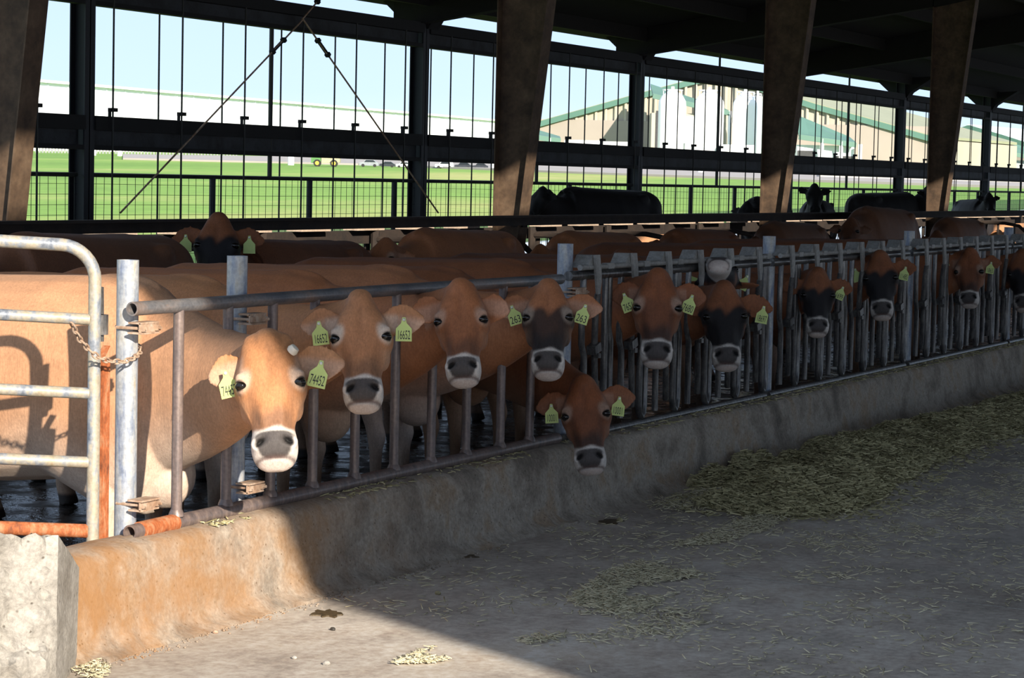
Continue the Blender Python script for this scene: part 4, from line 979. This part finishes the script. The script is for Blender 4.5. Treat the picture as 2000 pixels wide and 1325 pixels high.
# silos
for i, (x0, x1, yt, z, lb) in enumerate(((1281, 1335, 196, 236, 'leftmost white silo beside the dark wall post'), (1351, 1409, 197, 236, 'second white silo from the left, with rail on top'), (1426, 1474, 200, 236, 'third white silo, with a hatch on its dome'), (1462, 1484, 203, 243, 'slim grey-white silo close behind the third one'), (1483, 1520, 184, 232, 'rightmost tall white silo, half hidden by the column'))):
    c = gd((x0+x1)/2, z); r = (x1-x0)/2/FPX*z; top = deep((x0+x1)/2, yt, z).z
    t = thing('silo', c, lb, 'silo', 'white silos by the plant')
    MB().lathe((c.x, c.y, 0), [(r, c.z-1), (r, top-.5), (r*.97, top-.1), (r*.75, top+.45)], 28).build('shell', MT['silo'], t)
    MB().lathe((c.x, c.y, 0), [(r*.76, top+.4), (r*.4, top+.85), (r*.12, top+1.0)], 28).build('dome', MT['silo'], t)
    MB().lathe((c.x, c.y, 0), [(.18, top+.9), (.18, top+1.35)], 10).build('vent', MT['silo'], t)
    rl = MB().tube([V((c.x+r*.72*math.cos(a), c.y+r*.72*math.sin(a), top+1.0)) for a in [2*math.pi*j/20 for j in range(21)]], .05, 5)
    for j in range(8):
        a = j*math.pi/4; rl.tube([(c.x+r*.72*math.cos(a), c.y+r*.72*math.sin(a), top+.4), (c.x+r*.72*math.cos(a), c.y+r*.72*math.sin(a), top+1.0)], .04, 5)
    rl.build('guard_rail', MT['silo'], t)
# green lean-to roofs and low white docks
def leanto(label, pix_l, pix_r, yb, z, drop, wall, nm='dock_shed'):
    (xa, ya), (xb, yb2) = pix_l, pix_r
    A = deep(xa, ya, z); B = deep(xb, yb2, z); t = thing(nm, gd((xa+xb)/2, z), label, 'shed')
    up = V((0, 0, drop)); bk = FWH*5
    R_ = [A, B, B+bk+up*.3, A+bk+up]
    MB().hexa(R_+[v+V((0, 0, .3)) for v in R_]).build('roof', MT['green_roof'], t)
    MB().bar(A, B, .35, .45).build('fascia', MT['green_roof'], t)
    g0, g1 = V((A.x, A.y, gz(A)-1)), V((B.x, B.y, gz(B)-1)); q = [g0+FWH*1.2, g1+FWH*1.2, g1+FWH*5, g0+FWH*5]
    MB().hexa(q+[V((v.x, v.y, min(A.z, B.z)-.05)) for v in q]).build('wall', wall, t)
    k = max(3, int((B-A).length/3.2))
    for i in range(k):
        p = g0.lerp(g1, (i+.5)/k); tp = A.lerp(B, (i+.5)/k).z; e2 = (g1-g0).normalized()
        q = [p-e2*.9+FWH*1.1, p+e2*.9+FWH*1.1, p+e2*.9+FWH*1.3, p-e2*.9+FWH*1.3]
        MB().hexa([V((v.x, v.y, gz(v))) for v in q]+[V((v.x, v.y, tp-1.2)) for v in q]).build('dock_door', MT['white_wall'] if i % 2 else MT['darkhole'], t)
        MB().bar(V((p.x, p.y, p.z))+e2*1.4, V((p.x, p.y, tp))+e2*1.4, .3, .3).build('dock_post', MT['white_wall'], t)
leanto('green-roofed lean-to right behind the silos', (1275, 188), (1425, 222), 0, 248, 1.2, MT['tan'])
leanto('white loading dock under a green roof, right of the wide column', (1560, 268), (1672, 284), 0, 236, 2.2, MT['white_wall'])
leanto('grey loading dock with green roof at the far right', (1858, 284), (2060, 314), 0, 285, 2.4, MT['car_silver'])
leanto('low green-roofed hut at the left end of the plant', (1000, 262), (1095, 276), 0, 240, 1.0, MT['tan_low'])
# trailers
def trailer(x0, x1, ytop, z, label):
    a, b = gd(x0, z), gd(x1, z); h = deep((x0+x1)/2, ytop, z).z; t = thing('box_trailer', a, label, 'trailer', 'white trailers parked by the plant')
    bk = FWH*2.6; q = [a, b, b+bk, a+bk]
    MB().hexa([V((v.x, v.y, gz(v)+1.0)) for v in q]+[V((v.x, v.y, h)) for v in q]).build('box', MT['car_white'], t)
    for f in (.1, .2, .8, .9):
        p = a.lerp(b, f); MB().tube([p+V((0, 0, .5))-FWH*.05, p+V((0, 0, .5))+FWH*.4], .5, 12).build('wheel', MT['tyre'], t)
trailer(1108, 1170, 274, 215, 'white box trailer parked left of the silos'); trailer(1174, 1243, 277, 214, 'second white trailer, nearest the dark wall post')
trailer(1335, 1400, 280, 214, 'white trailer parked between the first two silos'); trailer(1404, 1470, 283, 213, 'white trailer parked below the third silo')
# parked cars and a utility vehicle along the road
def car(x0, x1, z, mat, label, van=0):
    a, b = gd(x0, z), gd(x1, z); L = (b-a).length; e2 = (b-a).normalized(); h = L*.34; W_ = FWH*L*.42
    t = thing('parked_car', a, label, 'car', 'cars parked beyond the lawn')
    def s(pts, nm, m_, ins=0): MB().prism([a+e2*(u*L)+V((0, 0, v*L)) + FWH*ins for u, v in pts], W_-FWH*ins*2).build(nm, m_, t)
    s([(0, .07), (0, .2), (.03, .23), (.22, .25), (.33, .37) , (.74 if not van else .96, .37), (.9 if not van else .99, .25), (.99, .22), (1, .07)], 'body', mat)
    s([(.26, .255), (.35, .355), (.72, .355), (.85, .255)], 'windows', MT['glass'], -.03)
    for u in (.2, .8):
        p = a+e2*(u*L)+V((0, 0, .075*L)); MB().tube([p-FWH*.06, p+FWH*.15], .08*L, 12).build('wheel', MT['tyre'], t)
for x0, x1, m_, lb, vn in ((700, 738, 'car_silver', 'silver car parked left of the dark wall post', 0), (740, 770, 'car_dark', 'dark car parked beside the silver one', 0), (772, 802, 'car_white', 'white van parked between two dark cars', 1), (848, 884, 'car_white', 'white car parked just right of the dark wall post', 1), (886, 920, 'car_dark', 'dark car parked right of the white one', 0), (920, 952, 'car_dark', 'dark pickup parked by the wide column', 0)):
    car(x0, x1, 150, MT[m_], lb, vn)
uv = gd(606, 146); e2 = ex; t = thing('utility_vehicle', uv, 'dusty tan and green utility vehicle on the far lawn edge', 'vehicle')
L = (gd(662, 146)-uv).length; e2 = (gd(662, 146)-uv).normalized()
def upart(pts, nm, m_, d=.8): MB().prism([uv+e2*(u*L)+V((0, 0, v*L)) for u, v in pts], FWH*d).build(nm, m_, t)
upart([(0, .12), (0, .3), (.2, .34), (.34, .3), (.34, .14)], 'hood', MT['tractor_green']); upart([(.36, .12), (.36, .32), (1, .34), (1, .15)], 'cargo_box', MT['tractor_tan'])
upart([(.1, .32), (.16, .52), (.5, .53), (.5, .5), (.19, .49), (.14, .32)], 'roll_cage', MT['tractor_tan'])
for u in (.22, .8):
    p = uv+e2*(u*L)+V((0, 0, .12*L)); o = MB().tube([p-FWH*.12, p+FWH*.25], .13*L, 14).build('wheel', MT['tyre'], t); MB().tube([p-FWH*.16, p], .07*L, 10).build('hub', MT['yellow'], o)
# chain-link fence and bollards far left
cf = thing('far_fence', gd(120, 205), 'distant grey picket fence at the far left of the lawn', 'fence')
for i in range(64):
    p = gd(70+6.2*i, 205+i*.3); MB().bar(p, p+V((0, 0, 1.6)), .12, .12).build('picket', MT['galv'], cf)
MB().bar(gd(70, 205)+V((0, 0, 1.55)), gd(462, 224)+V((0, 0, 1.55)), .1, .1).build('top_wire', MT['galv'], cf)
for x, lb in ((182, 'white bollard on the lawn, left one of the close pair'), (233, 'white bollard on the lawn, right one of the close pair'), (567, 'white bollard left of the utility vehicle'), (962, 'white bollard beside the wide column'), (1367, 'white bollard on the road edge under the silos')):
    p = gd(x, 150 if x > 500 else 190); MB_ = MB().lathe(p, [(.2, -.3), (.2, .9), (.12, 1.05)], 10)
    tag(MB_.build('bollard', MT['silo']), lb, 'bollard', 'white bollards')
